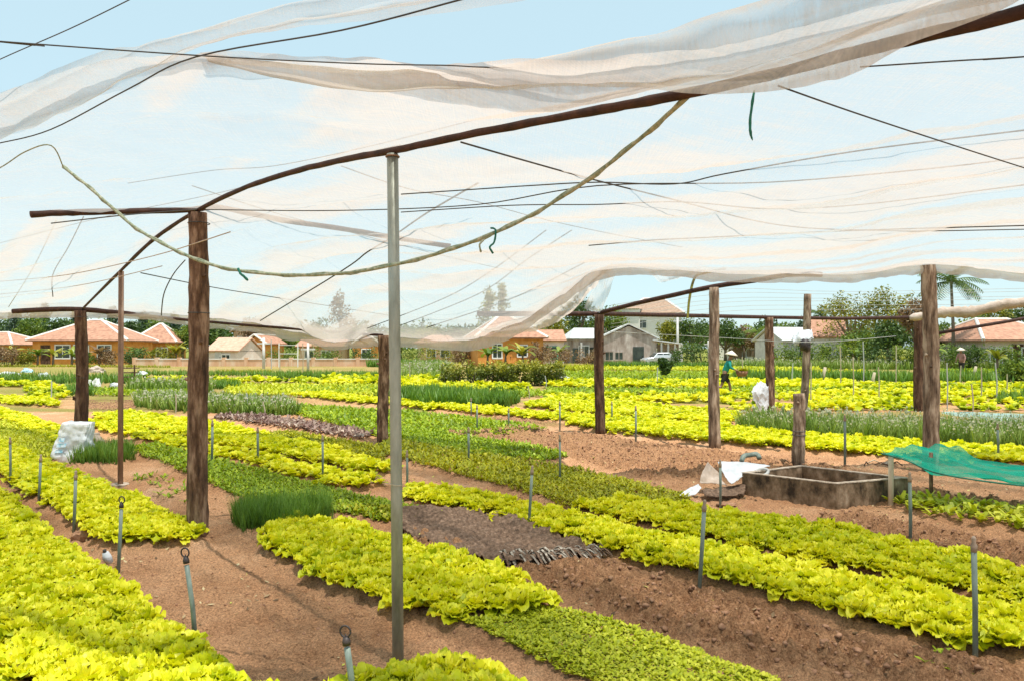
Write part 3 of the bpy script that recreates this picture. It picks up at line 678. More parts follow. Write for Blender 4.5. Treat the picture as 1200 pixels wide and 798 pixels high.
E1 = G(941, 503); E1t = P(947, 345, E1[1]); wood_post('wooden_post', E1[:2], E1t, .075, .072, M['post_grey'], 'thin leaning wooden post with a white cloth tied round it behind the short stump', knots=5)
S1 = G(936, 548); S1t = P(936, 461, S1[1])
st = wood_post('wooden_stump', S1[:2], S1t, .083, .078, M['post_grey'], 'short cut-off wooden post standing behind the concrete tank', 'stump', knots=1)
MB().ring((0, 0, .52), .086, .005, (0, 0, 1), 22, 5).build('wire_tie', M['wire'], st)
MB().ring((0, 0, .47), .087, .005, (.1, 0, 1), 22, 5).build('wire_tie', M['wire'], st)
# wire ties on the big posts
for (o, rr, zs) in ((bpy.data.objects['wooden_post'], .086, (2.66, 1.9)), (bpy.data.objects['wooden_post.001'], .095, (1.1, 2.1))):
    for zz in zs: MB().ring((0, 0, zz), rr, .004, (random.uniform(-.1, .1), 0, 1), 22, 5).build('wire_tie', M['wire'], o)
# steel pole
S = G(467, 779); St = P(460, 181, S[1]); t = empty('steel_pole', (S[0], S[1], gz(*S[:2])), 'straight grey galvanised steel pole rising in the centre foreground to the dark beam', 'pole')
tv = Vector(St) - Vector(t.location)
MB().tube([(0, 0, -.2), tuple(tv * .33), tuple(tv * .66), tuple(tv)], .029, 24, True).build('tube', M['steel'], t, True)
for k in (.355,): MB().ring(tuple(tv * k), .031, .0022, (.12, 0, 1), 26, 5).build('wire_tie', M['bamboo'], t)
MB().tube([tuple(tv * .357 + Vector((-.03, -.02, 0))), tuple(tv * .357 + Vector((-.045, -.035, .008))), tuple(tv * .357 + Vector((-.055, -.03, -.004)))], .002, 5).build('wire_tie', M['bamboo'], t)
MB().ring(tuple(tv * .995), .033, .004, (0, 0, 1), 24, 6).build('collar', M['rust'], t)
# thin rusty pole
T = G(141, 568); Tt = P(142, 318, T[1]); t = empty('thin_pole', (T[0], T[1], gz(*T[:2])), 'thin rusty metal pole between the dark post and the thick brown post', 'pole')
tv = Vector(Tt) - Vector(t.location)
MB().tube([(0, 0, -.2), tuple(tv * .5), tuple(tv)], .030, 14, True).build('tube', M['rust'], t, True)
MB().tube([(0, 0, -.02), (0, 0, .012)], .11, 18).build('footing', M['rim'], t)

def beam(name, pts, r, label, m=None, jit=.06, sq=1.0, cat='beam', parent_parts=()):
    o = MB().tube(pts, r, 9, True, jit, sq).build(name, m or M['beam'], None, True); tag(o, label, cat); return o
def smooth(pts, n=6):
    pts = [Vector(p) for p in pts]; out = []
    for i in range(len(pts) - 1):
        a = pts[max(i - 1, 0)]; b = pts[i]; c = pts[i + 1]; d = pts[min(i + 2, len(pts) - 1)]
        for k in range(n):
            t = k / n
            out.append(.5 * ((2 * b) + (c - a) * t + (2 * a - 5 * b + 4 * c - d) * t * t + (3 * b - a - 3 * c + d) * t ** 3))
    out.append(pts[-1]); return out
main = [P(97, 362, 12.05), P(142, 317, 8.45), P(180, 281, 7.15), P(231, 247, 6.15), P(290, 219, 5.15), P(350, 200, 4.55), P(405, 187, 4.1), P(460, 177, 3.68), P(540, 160, 3.3), P(640, 141, 2.95), P(720, 126, 2.65), P(790, 113, 2.42), P(900, 89, 2.22), P(1000, 62, 2.02), P(1080, 43, 1.86), P(1200, 14, 1.64), P(1330, -40, 1.5), (1.9, .85, 2.34), (2.8, -.2, 2.36), (4.2, -1.8, 2.4)]
beam('main_beam', smooth(main, 5), .0175, 'long dark brown curved beam running over the thick brown post and the steel pole', jit=.12)
beam('cross_beam', smooth([P(36, 252, 5.3), P(70, 250, 5.45), P(110, 249, 5.6), P(225, 246, 6.1), P(255, 243, 6.3), P(330, 258, 6.6), P(410, 270, 6.85), P(470, 280, 7.0), P(528, 289, 7.1)], 4), .024, 'dark sagging cross beam resting on the head of the thick brown post', jit=.15)
beam('cross_beam', smooth([P(15, 365, 12.0), P(60, 363, 12.05), P(97, 363, 12.1), P(150, 368, 12.1), P(186, 372, 12.1), P(300, 382, 12.1), P(449, 393, 12.1)], 3), [.042] * 10 + [.034, .030, .026, .024, .022, .022, .022, .022, .022], 'dark cross beam over the head of the post with the white sack')
beam('bent_beam', smooth([P(695, 369, 13.7), P(745, 356, 13.0), P(790, 346, 12.4), P(837, 336, 11.9), P(885, 329, 11.4), P(925, 322, 11.05), P(963, 322, 10.7)], 3), .040, 'dark bent beam climbing from the dark post over the pale grey-brown post')
beam('long_rail', [P(560, 368, 12.4), P(703, 368, 13.65), P(800, 370, 15.6), P(902, 372, 18.0), P(990, 373.5, 18.4), P(1078, 372, 18.8)], .045, 'straight dark horizontal rail over the far posts')
beam('slanting_rail', [P(1097, 391, 15.5), P(1180, 377, 15.2), P(1290, 357, 15)], .035, 'dark slanting rail under the rolled net at the right')
beam('bent_rod', smooth([P(806, 372, 13.2), P(808, 350, 12.6), P(814, 326, 12), P(826, 320, 11.6), P(850, 315, 11)], 5), .022, 'thin bent grey rod hooked over the rail left of the pale post', M['steel'], cat='rod')

# ------------------------------------------------------------------ shade nets
def interp_cols(knots, n):
    """knots: list of equal-length lists of points -> n smoothly interpolated columns"""
    k = len(knots); out = []
    s = np.linspace(0, k - 1, n)
    A = np.array(knots, float)
    for v in s:
        i = min(int(v), k - 2); t = v - i
        a = A[max(i - 1, 0)]; b = A[i]; c = A[i + 1]; d = A[min(i + 2, k - 1)]
        out.append(.5 * (2 * b + (c - a) * t + (2 * a - 5 * b + 4 * c - d) * t * t + (3 * b - a - 3 * c + d) * t ** 3))
    return np.array(out)
def net_canopy():
    K = [[(-13, 8.5, 2.45), (-11.5, 13.4, 2.35), (-13, 15.5, 2.28)],
         [(-6.8, 6.0, 2.5), (-7.35, 12.0, 2.32), (-7.4, 12.4, 2.24)],
         [(-4.1, 4.25, 2.62), (-4.9, 9.0, 2.50), (-5.1, 12.2, 2.12)],
         [(-2.75, 3.45, 2.70), (-3.1, 6.75, 2.72), (-3.6, 12.2, 1.86)],
         [(-1.9, 3.10, 2.78), (-2.05, 5.40, 2.74), (-2.9, 11.9, 1.70)],
         [(-1.25, 2.95, 2.80), (-1.35, 4.60, 2.70), (-2.16, 12.3, 1.78)],
         [(-.85, 2.90, 2.78), (-.95, 4.10, 2.66), (-.9, 11.7, 1.72)],
         [(-.35, 2.80, 2.70), (-.55, 3.64, 2.63), (0.0, 10.9, 1.93)],
         [(-.02, 2.55, 2.62), (-.15, 3.2, 2.57), (.66, 9.6, 2.30)],
         [(.25, 2.3, 2.52), (.2, 2.8, 2.50), (1.2, 8.85, 2.60)],
         [(.6, 1.95, 2.43), (.6, 2.3, 2.44), (2.6, 9.0, 2.55)],
         [(1.0, 1.55, 2.39), (.98, 1.85, 2.40), (4.2, 9.2, 2.55)],
         [(1.5, 1.05, 2.38), (1.4, 1.45, 2.38), (5.44, 9.45, 2.70)],
         [(2.6, .1, 2.42), (2.5, .6, 2.4), (7.2, 9.8, 2.60)],
         [(4.2, -1.0, 2.5), (4.2, -.4, 2.45), (10.5, 10.3, 2.68)]]
    n = 420; C = interp_cols(K, n); mt = 60; ft = 320
    V = np.zeros((n, mt + ft, 3)); fold = np.zeros((n, mt + ft))
    s = np.linspace(0, 1, n)[:, None]
    t1 = np.linspace(0, 1, mt, endpoint=False)[None]; t2 = np.linspace(0, 1, ft)[None]
    for d in range(3):
        V[:, :mt, d] = C[:, 0, d:d + 1] * (1 - t1) + C[:, 1, d:d + 1] * t1
        V[:, mt:, d] = C[:, 1, d:d + 1] * (1 - t2) + C[:, 2, d:d + 1] * t2
    zp = np.where(s[:, 0] < .72, 1 + 2.6 * np.clip(s[:, 0] / .12, 0, 1), 1 + 2.6 * np.clip((.80 - s[:, 0]) / .08, 0, 1))[:, None]
    V[:, mt:, 2] = C[:, 1, 2:3] + .045 * np.clip(1 - t2 * 4, 0, 1) + (C[:, 2, 2:3] - C[:, 1, 2:3]) * t2 ** zp
    V[:, :mt, 2] += .045 * t1
    x, y = V[..., 0], V[..., 1]
    L = np.linalg.norm(C[:, 2] - C[:, 1], axis=1)[:, None]
    # distance in metres beyond the beam: the cloth hangs in bellies between the carrying wires
    dm = t2 * L; w_ = (fbm(x[:, mt:] * .5, y[:, mt:] * .5, 91) - .5) * 1.1
    ph = (dm + w_) / 1.15; belly = np.abs(np.sin(np.pi * ph)) ** .8
    amp = (.02 + .095 * fbm(x[:, mt:] * .35, y[:, mt:] * .35, 92)) * np.clip(np.sin(np.pi * np.clip(t2, 0, 1)) * 3, 0, 1) * np.clip(L / 2.5, 0, 1)
    V[:, mt:, 2] -= amp * belly
    d1 = t1 * np.linalg.norm(C[:, 1] - C[:, 0], axis=1)[:, None]
    w1 = (fbm(x[:, :mt] * .8, y[:, :mt] * .8, 93) - .5) * .9
    b1 = np.abs(np.sin(np.pi * (d1 + w1) / .8)); V[:, :mt, 2] -= .06 * b1 * np.sin(np.pi * t1) ** .5
    # fine pleats
    c = x * UD[0] + y * UD[1]; e = x * VD[0] + y * VD[1]
    wr = fbm(c * 1.2, e * 7, 94, 3) - .5; wr2 = fbm(c * 6, e * 2.0, 95, 3) - .5
    nb = np.concatenate([np.clip((1 - t1) * 3, .1, 1) + 0 * x[:, :mt], np.clip(dm / .7, .1, 1) + 0 * x[:, mt:]], 1)
    V[..., 2] += (wr * .045 + wr2 * .03) * nb
    # where the cloth is gathered: in bands along the wires
    fb = np.concatenate([1 - b1, 1 - belly], 1)
    bandn = fbm(c * .40, e * 2.6, 96, 3)
    strip = np.clip((bandn - .46) * 7, 0, 1)
    fold = .04 + .10 * fb ** 2 + .60 * strip
    # the far hem is bunched up
    hem = np.concatenate([np.zeros((n, mt)), np.clip(1 - (1 - t2) * L / .55, 0, 1) + 0 * x[:, mt:]], 1)
    fold = fold + .55 * hem ** .7
    gather = np.exp(-((x - 1.0) ** 2 + (y - 9.1) ** 2) / 1.0); fold += .5 * gather
    V[..., 2] -= .12 * hem * np.concatenate([np.zeros((n, mt)), np.sin(np.pi * np.clip((t2 - .8) / .2, 0, 1)) + 0 * x[:, mt:]], 1) * 0
    # hanging hem: last rows drop below the edge
    rows = 12; drop = np.zeros((n, rows, 3)); ff = np.zeros((n, rows))
    base = V[:, -1]; dl = .09 + .10 * fbm(s[:, 0] * 22, s[:, 0] * 0, 97)
    for k in range(rows):
        q = (k + 1) / rows
        drop[:, k] = base; drop[:, k, 2] -= dl * q
        drop[:, k, 1] -= .10 * math.sin(q * 2.4) * (.4 + fbm(s[:, 0] * 60, s[:, 0] * 0 + q * .5, 98)); ff[:, k] = .75
    V = np.concatenate([V, drop], 1); fold = np.concatenate([fold, ff], 1)
    m = V.shape[1]; i = np.arange(n - 1)[:, None] * m; j = np.arange(m - 1)[None]
    Fq = np.stack([i + j, i + j + 1, i + m + j + 1, i + m + j], -1).reshape(-1, 4)
    o = bulk('shade_net', V.reshape(-1, 3), Fq, M['net_main'], smooth=True, attrs={'fold': np.clip(fold, 0, 1).ravel()})
    tag(o, 'huge pale translucent shade net stretched over the garden above the beams', 'shade net')
net_canopy()

def net_strip(name, top, bot, m, label, n=160, rows=26, fold=.6, amp=.03, seed=1, cat='shade net', sag=.0, roll=0):
    """a loose length of net between two edges"""
    T_ = interp_cols([[p] for p in top], n)[:, 0]; B_ = interp_cols([[p] for p in bot], n)[:, 0]
    v = np.linspace(0, 1, rows)[None, :, None]; V = T_[:, None] * (1 - v) + B_[:, None] * v
    s = np.linspace(0, 1, n)[:, None]; vv = v[..., 0]
    w_ = fbm(s * 9, vv * 5 + 0 * s, seed, 3) - .5; w2 = fbm(s * 25, vv * 2 + 0 * s, seed + 1, 2) - .5
    V[..., 2] += amp * w_ - sag * np.sin(np.pi * vv); V[..., 1] += amp * 1.6 * w2 + amp * 2.4 * np.sin(vv * 9 + 6 * s) * .5
    f = np.clip(fold + (fbm(s * 6, vv * 10 + 0 * s, seed + 2, 3) - .5) * 1.2, 0, 1)
    i = np.arange(n - 1)[:, None] * rows; j = np.arange(rows - 1)[None]
    Fq = np.stack([i + j, i + j + 1, i + rows + j + 1, i + rows + j], -1).reshape(-1, 4)
    o = bulk(name, V.reshape(-1, 3), Fq, m, smooth=True, attrs={'fold': f.ravel()}); tag(o, label, cat); return o
net_strip('net_swag', [P(238, 66, 3.1), P(330, 72, 3.1), P(430, 78, 3.05), P(520, 78, 2.95), P(600, 72, 2.8), P(700, 50, 2.6), P(800, 28, 2.35), P(900, 0, 2.1), P(1000, -35, 1.95), P(1120, -70, 1.8), P(1330, -130, 1.6), (2.1, .8, 2.6), (3.1, -.3, 2.6), (4.4, -1.7, 2.62)],
          [P(240, 70, 3.0), P(330, 92, 2.9), P(430, 108, 2.8), P(520, 109, 2.75), P(600, 108, 2.65), P(700, 108, 2.45), P(805, 120, 2.12), P(920, 107, 1.92), P(1000, 82, 1.76), P(1060, 56, 1.68), P(1190, 4, 1.55), P(1330, -60, 1.42), (1.8, .75, 2.36), (2.7, -.3, 2.34), (4.1, -1.85, 2.38)],
          M['net_edge'], 'gathered cream net band hanging along the dark beam at the upper right', fold=.42, amp=.035, seed=201)
net_strip('net_swag', [P(-120, 140, 4.2), P(0, 108, 3.7), P(100, 62, 3.3), P(200, 42, 3.1), P(320, 12, 2.95), P(470, -18, 2.8), P(640, -60, 2.6), (1.0, 1.8, 3.1), (2.2, .9, 3.15)],
          [P(-120, 190, 4.1), P(0, 164, 3.6), P(70, 140, 3.4), P(160, 92, 3.1), P(280, 45, 2.9), P(420, 26, 2.75), P(640, -10, 2.5), (1.0, 1.6, 2.85), (2.2, .6, 2.85)],
          M['net_edge'], 'pale net band rising from the left edge to the top of the picture', fold=.10, amp=.03, seed=211)
net_strip('net_swag', [P(560, 388, 11.4), P(610, 372, 10.6), P(655, 345, 10.0), P(690, 322, 9.4), P(714, 311, 8.95)],
          [P(585, 392, 11.2), P(635, 386, 10.9), P(672, 365, 10.4), P(698, 335, 9.7), P(718, 312, 9.0)],
          M['net_edge'], 'brownish bunched corner of the net drooping down above the orange house', fold=.75, amp=.10, seed=221)
net_strip('net_remnant', [P(705, 316, 12.5), P(712, 316, 12.8), P(722, 320, 13)], [P(684, 362, 13.4), P(700, 366, 13.5), P(706, 364, 13.5)], M['net_edge'], 'torn scrap of pale net hanging beside the head of the dark post', n=40, fold=.0, amp=.06, seed=225)
net_strip('net_remnant', [P(752, 314, 11.0), P(800, 314, 11), P(835, 314, 11)], [P(775, 332, 11.4), P(800, 326, 11.3), P(825, 320, 11.2)], M['net_edge'], 'small dark triangle of net hanging above the grey house', n=40, fold=.1, amp=.04, seed=226)
# rolled-up net on the right
def roll():
    pts = smooth([P(1066, 373, 12.6), P(1085, 370, 12.5), P(1110, 366, 12.4), P(1135, 366, 12.3), P(1160, 361, 12.2), P(1185, 356, 12.1), P(1240, 352, 12), P(1330, 345, 11.8)], 6)
    n = len(pts); rad = [(.045 + .045 * min(1, i / 8)) * random.uniform(.85, 1.15) for i in range(n)]
    o = MB().tube(pts, rad, 14, True, .12).build('rolled_net', M['dirty_cloth'], None, True); tag(o, 'thick roll of dirty pale net lying along the slanting rail at the right', 'rolled net')
roll()

# ------------------------------------------------------------------ wires and ropes
def run_on(pts, d=3.0):
    p = [Vector(q) for q in pts]
    def off(a): return abs(a.x / a.y) > .745 and a.y > 0
    if off(p[-1]): p.append(p[-1] + (p[-1] - p[-2]).normalized() * d)
    if off(p[0]): p.insert(0, p[0] + (p[0] - p[1]).normalized() * d)
    return p
def wire(pts, label, r=.0035, m=None, name='wire', cat='wire', group='thin wires carrying the net', jit=0, n=6):
    o = MB().tube(smooth(run_on(pts), n), r * .72, 6, True, jit).build(name, m or M['wire'], None, True); tag(o, label, cat, group); return o
def zpts(px, z):
    out = []
    for q in px:
        zz = q[2] if len(q) > 2 else z
        out.append(G(q[0], q[1], zz))
    return out
wire(zpts([(-40, 45), (0, 49), (240, 66), (420, 75), (520, 77), (560, 79), (600, 80)], 2.62), 'thin dark wire crossing the top left corner nearly level', .0034)
wire(zpts([(-60, 178), (0, 168), (60, 152), (150, 105), (230, 67), (400, 36), (540, 0), (620, -22)], 2.66), 'thin dark wire curving from the left edge up to the top edge', .0040)
wire(zpts([(-60, 100), (0, 70), (80, 35), (150, 1), (200, -25)], 2.9), 'short slanting wire in the open sky at the top left corner', .003)
wire(zpts([(540, 167), (620, 190), (700, 212), (800, 237), (880, 258), (940, 267), (1010, 270), (1090, 271), (1260, 268)], 2.46), 'dark cord dropping from the beam right of the steel pole, then levelling out', .0055)
wire(zpts([(912, 101), (1000, 132), (1100, 165), (1200, 197), (1300, 228)], 2.32), 'straight dark wire slanting down to the right edge below the cream band', .0033)
wire(zpts([(470, 228), (560, 222), (620, 218), (700, 214), (790, 216), (850, 204), (1000, 178), (1200, 153), (1300, 140)], 2.42), 'upper one of three nearly level wires at the right', .0045)
wire(zpts([(240, 246), (400, 247), (560, 240), (700, 218), (900, 214), (1080, 199), (1200, 185), (1300, 172)], 2.42), 'middle one of three nearly level wires, running on left past the steel pole', .0045)
wire(zpts([(470, 249), (600, 241), (700, 240), (800, 237), (900, 245), (1010, 240), (1200, 217), (1300, 203)], 2.42), 'lower one of three nearly level wires at the right', .0045)
wire(zpts([(690, 288), (760, 282), (820, 279), (900, 275), (960, 272), (1080, 268), (1300, 262)], 2.44), 'short faint wire just above the hem of the canopy right of centre', .0065)
wire(zpts([(1008, 79), (1100, 73), (1200, 67), (1300, 60)], 2.30), 'short level wire below the dark beam at the upper right', .0026)
wire([P(305, 376, 10), P(400, 318, 8), P(430, 296, 7.4), P(458, 279, 7), P(500, 250, 6.2), P(560, 215, 5.3)], 'dark wire slanting up from the net hem to the steel pole', .010)
wire(zpts([(-40, 215), (0, 197), (30, 178), (60, 171), (74, 196)], 2.5), 'loose wire at the left edge below the pale band', .004, M['rope'])
wire([P(62, 348, 10), P(62, 322, 9.6), P(80, 290, 9), P(98, 254, 8.4)], 'crooked thin wire hanging under the net at the far left', .008)
wire([P(10, 360, 11), P(40, 312, 10.3), P(66, 258, 9.5)], 'thin straight wire hanging near the left edge', .007, M['wire_pale'])
wire([P(189, 370, 9), P(192, 345, 8.5), P(203, 322, 8.2), P(217, 305, 8)], 'curled black wire hanging between the thin pole and the thick brown post', .009)
wire(zpts([(165, 320), (250, 337), (330, 350), (470, 372)], 2.35), 'long faint wire running under the net behind the thick brown post', .008)
wire(zpts([(225, 218), (330, 252), (420, 275), (520, 300), (600, 318)], 3.0), 'faint wire slanting down from the dark beam behind the steel pole', .005)
wire(zpts([(400, 195), (480, 222), (560, 237), (640, 258), (720, 275), (800, 290)], 2.95), 'faint wire slanting down right of the steel pole', .005)
wire([P(430, 385, 11.5), P(520, 350, 10.6), P(575, 318, 9.8), P(640, 270, 9.0)], 'left one of three slanting wires under the net behind the steel pole', .008)
wire([P(460, 385, 11.5), P(560, 345, 10.6), P(618, 304, 9.8), P(670, 270, 9)], 'middle one of three slanting wires under the net behind the steel pole', .008)
wire([P(500, 384, 11.3), P(600, 350, 10.6), P(685, 308, 9.6)], 'right one of three slanting wires under the net behind the steel pole', .009)
wire(zpts([(60, 262), (150, 252), (230, 246)], 2.5), 'thin wire resting on the sagging cross beam at the left', .006)
wire(zpts([(0, 330), (80, 322), (180, 300), (270, 272)], 2.45), 'faint curved wire below the net left of the thick brown post', .006, M['dirty_cloth'])
wire(zpts([(0, 345), (90, 335), (190, 312)], 2.42), 'lowest faint curved wire below the net at the far left', .006, M['dirty_cloth'])
wire(zpts([(0, 285), (120, 255), (240, 230), (300, 215), (360, 195), (470, 170)], 3.0), 'dark wire above the beam between the two nearest posts', .004)
wire(zpts([(150, 215), (250, 200), (320, 195), (420, 175), (560, 140)], 3.0), 'short wire lying in a pleat of the net left of the steel pole', .0035)
for k, (y0, y1) in enumerate(((322, 350), (330, 352), (338, 356), (345, 358), (352, 362), (358, 366))):
    wire([P(716, y0 + 36 - k * 2, 16), P(850, (y0 + y1) / 2 + 3, 16), P(1000, y1 - 8 + k, 16), P(1300, y1 - 14 + 2 * k, 16)], '%s of the six thin cords strung in the open sky at the right' % ('topmost', 'second from top', 'third from top', 'third from bottom', 'second from bottom', 'lowest')[k], .006, M['wire_pale'], 'cord', 'cord', 'thin cords strung in the open sky', n=4)
wire([P(1050, 394, 13), P(950, 401, 13), P(850, 396, 14), P(700, 388, 15)], 'sagging pale cord between the leaning post and the grey house', .007, M['wire_pale'], 'cord', 'cord', None)
# rope
rp = smooth([P(74, 196, 3.9), P(100, 216, 3.8), P(125, 238, 3.75), P(160, 268, 3.7), P(205, 293, 3.6), P(250, 311, 3.5), P(310, 321, 3.45), P(380, 322, 3.35), P(440, 315, 3.25), P(510, 298, 3.15), P(575, 275, 3.0), P(630, 248, 2.9), P(690, 210, 2.75), P(750, 163, 2.6), P(806, 114, 2.4)], 6)
t = empty('slack_rope', tuple(rp[0]), 'slack green-grey rope looping down from the left and up to the dark beam', 'rope')
off = Vector(rp[0])
MB().tube([p - off for p in rp], .0078, 8, True, .18).build('strand', M['rope'], t, True)
MB().tube([p - off + Vector((math.sin(i * .9) * .007, 0, math.cos(i * .9) * .009)) for i, p in enumerate(rp)], .0042, 6, True, .1).build('strand', M['rope'], t, True)
k1 = Vector(P(575, 276, 2.99)) - off
MB().tube(smooth([k1 + Vector((0, 0, .03)), k1 + Vector((.02, -.01, .02)), k1 + Vector((.015, -.01, -.03)), k1 + Vector((-.004, -.01, -.05)), k1 + Vector((.01, 0, -.075))], 4), .0042, 6, True, .2).build('knot', M['greenstrip'], t, True)
MB().tube(smooth([k1 + Vector((-.03, 0, -.02)), k1 + Vector((-.045, -.01, -.04)), k1 + Vector((-.04, 0, -.07))], 4), .004, 6, True, .2).build('knot', M['rope'], t, True)
k2 = Vector(P(283, 318, 3.47)) - off
MB().tube(smooth([k2 + Vector((-.012, -.01, .012)), k2 + Vector((.0, -.015, -.012)), k2 + Vector((.02, -.01, -.03)), k2 + Vector((.03, 0, -.045))], 4), .006, 6, True, .2).build('knot', M['greenstrip'], t, True)
o = MB().tube(smooth([P(884, 106, 2.2), P(881, 125, 2.2), P(879, 145, 2.2), P(880, 158, 2.2), P(882, 165, 2.2)], 4), [.003] + [.0075] * 12 + [.006, .005, .003, .002], 7, True, .25, .5).build('cord_end', M['greenstrip'], None, True)
tag(o, 'short dark green cord end hanging from the canopy at the upper right', 'cord')

# ------------------------------------------------------------------ sprinkler stakes
def sprinkler(bot, top, label, r=.0115, ringhead=False, m=None, group='sprinkler stakes between the beds', big=False, py_hint=None):
    g = G(*bot); z = gz(g[0], g[1]); t = empty('sprinkler_stake', (g[0], g[1], z), label, 'sprinkler', group)
    tv = Vector(P(top[0], top[1], g[1])) - Vector(t.location); L = tv.length
    hd = min(.10 if ringhead else .07, L * .25)
    a = tv * (1 - hd / L)
    MB().tube([(0, 0, -.08), tuple(a * .5 + Vector((.003, 0, 0))), tuple(a)], r, 10, True).build('riser_pipe', m or M['pvc'], t, True)
    d = tv.normalized()
    if ringhead:
        MB().tube([a - d * .02, a - d * .02, a + d * .018], [r * 1.3] * 3, 10).build('coupling', M['black'], t, True)
        h = MB(); h.tube([a + d * .01, a + d * .025, a + d * .045], [r * 1.25, r * 1.35, r * .9], 10).ring(tuple(a + d * .068), .024, .0042, (.25, 1, 0), 20, 7)
        h.tube([a + d * .03, a + d * .05, a + d * .058], [.006, .004, .002], 7)
        h.build('sprinkler_head', M['black'], t, True)
    else:
        MB().tube([a - d * .01, a + d * .02, a + d * .04, tv - d * .012, tv], [r * 1.1, r * 1.25, r * .7, r * .9, r * .5], 9).build('sprinkler_head', M['black'] if m is None else M['pvcbrown'], t, True)
    return t
sprinkler((231, 760), (216, 640), 'slightly tilted grey sprinkler stake with a ring head on the bare foreground soil', ringhead=True, r=.0125)
sprinkler((415, 850), (404, 734), 'grey sprinkler stake with a black ring head cut off by the bottom edge', ringhead=True, r=.0135)
sprinkler((138, 671), (143, 580), 'grey sprinkler stake with a ring head at the corner of the second lettuce bed', ringhead=True, r=.012)
NEAR = [((12, 571), (12, 512), 'leftmost sprinkler stake, near the left edge'), ((45, 592), (48, 532), 'second sprinkler stake from the left edge'),
 ((86, 626), (89, 551), 'third sprinkler stake from the left, in the path beside the second bed'), ((302, 546), (302, 500), 'sprinkler stake in the far lettuce bed right of the thick brown post'),
 ((378, 566), (378, 509), 'sprinkler stake in the lettuce halfway between the thick brown post and the steel pole'), ((477, 577), (477, 527), 'sprinkler stake just behind and right of the steel pole'),
 ((549, 546), (549, 500), 'sprinkler stake in the olive seedlings right of the steel pole'), ((656, 567), (656, 509), 'sprinkler stake at the left end of the dark dug soil'),
 ((619, 622), (624, 545), 'grey sprinkler stake above the spread black ground net'), ((819, 690), (826, 585), 'leaning grey sprinkler stake in front of the long lettuce beds'),
 ((1143, 774), (1141, 628), 'tall grey sprinkler stake with a brown top near the lower right corner'), ((1067, 637), (1066, 553), 'sprinkler stake with a brown top right of the concrete tank'),
 ((844, 592), (844, 538), 'sprinkler stake in front of the white sheet by the tank'), ((990, 550), (990, 486), 'sprinkler stake behind the concrete tank'),
 ((1170, 543), (1169, 496), 'sprinkler stake behind the green net near the right edge'), ((745, 520), (745, 475), 'sprinkler stake in the lettuce between the dark post and the pale post'),
 ((596, 505), (596, 478), 'short stake at the end of the far soil strip'), ((559, 508), (559, 474), 'stake at the left of the far soil strip'),
 ((656, 505), (656, 470), 'stake in the yellow lettuce left of the dark post'), ((717, 497), (717, 470), 'brown stake just right of the dark post'),
 ((552, 490), (552, 466), 'whitish stake in the far onions'), ((248, 548), (249, 492), 'stake just right of the thick brown post')]
for b, tp, lb in NEAR:
    d = F_PX * CAM_H / (b[1] - HZ); big = b[0] in (1143, 1067)
    sprinkler(b, tp, lb, r=.0135 if d < 6 else (.013 if d < 9 else .016), m=M['pvc'] if not big else M['pvc'])
# thin pale sticks in the far fields
far_sticks = [(905, 470, 420), (950, 476, 425), (1000, 470, 418), (1012, 448, 400), (1030, 470, 430), (1050, 452, 405), (1110, 480, 425), (1125, 452, 428), (1150, 470, 430), (1168, 470, 425),
              (840, 455, 430), (870, 448, 418), (928, 452, 425), (985, 455, 405), (1140, 488, 450), (290, 485, 460), (310, 492, 470), (232, 440, 420), (318, 432, 398), (355, 436, 402), (328, 436, 408), (770, 452, 430), (620, 470, 452),
              (206, 484, 462), (60, 470, 446), (418, 428, 422), (480, 446, 425), (640, 455, 440), (1095, 540, 500), (1180, 462, 438)]
for k, (px, b, tp) in enumerate(far_sticks):
    g = G(px, b); o = MB().tube([(0, 0, -.05), (.01, 0, (b - tp) * g[1] / F_PX * .5), (random.uniform(-.05, .05), 0, (b - tp) * g[1] / F_PX)], .0006 * g[1] + .004, 6).build('thin_stake', M['bamboo'] if k % 3 else M['wire_pale'], None)
    o.location = (g[0], g[1], 0); tag(o, 'thin pale stick standing upright among the crops of the far fields', 'stake', 'thin sticks standing in the far fields')
for px, b, tp, lb in ((1023, 452, 436, 'right of the leaning post with the white cloth'), (965, 447, 430, 'directly behind the leaning post'), (1142, 443, 429, 'right of the farmer in the faded mauve shirt'), (775, 451, 443, 'between the dark post and the pale post'), (693, 493, 485, 'at the foot of the dark post')):
    g = G(px, b); h = (b - tp) * g[1] / F_PX; r = h * .12
    o = MB().tube([(0, 0, -.1), (0, 0, h * .5), (h * .12, 0, h)], [r * 1.3, r, r * .8], 9, True, .1).build('short_post', M['bamboo'] if px > 900 else M['post_dark'], None, True); o.location = (g[0], g[1], 0)
    tag(o, 'short stubby post standing in the crops ' + lb, 'post')

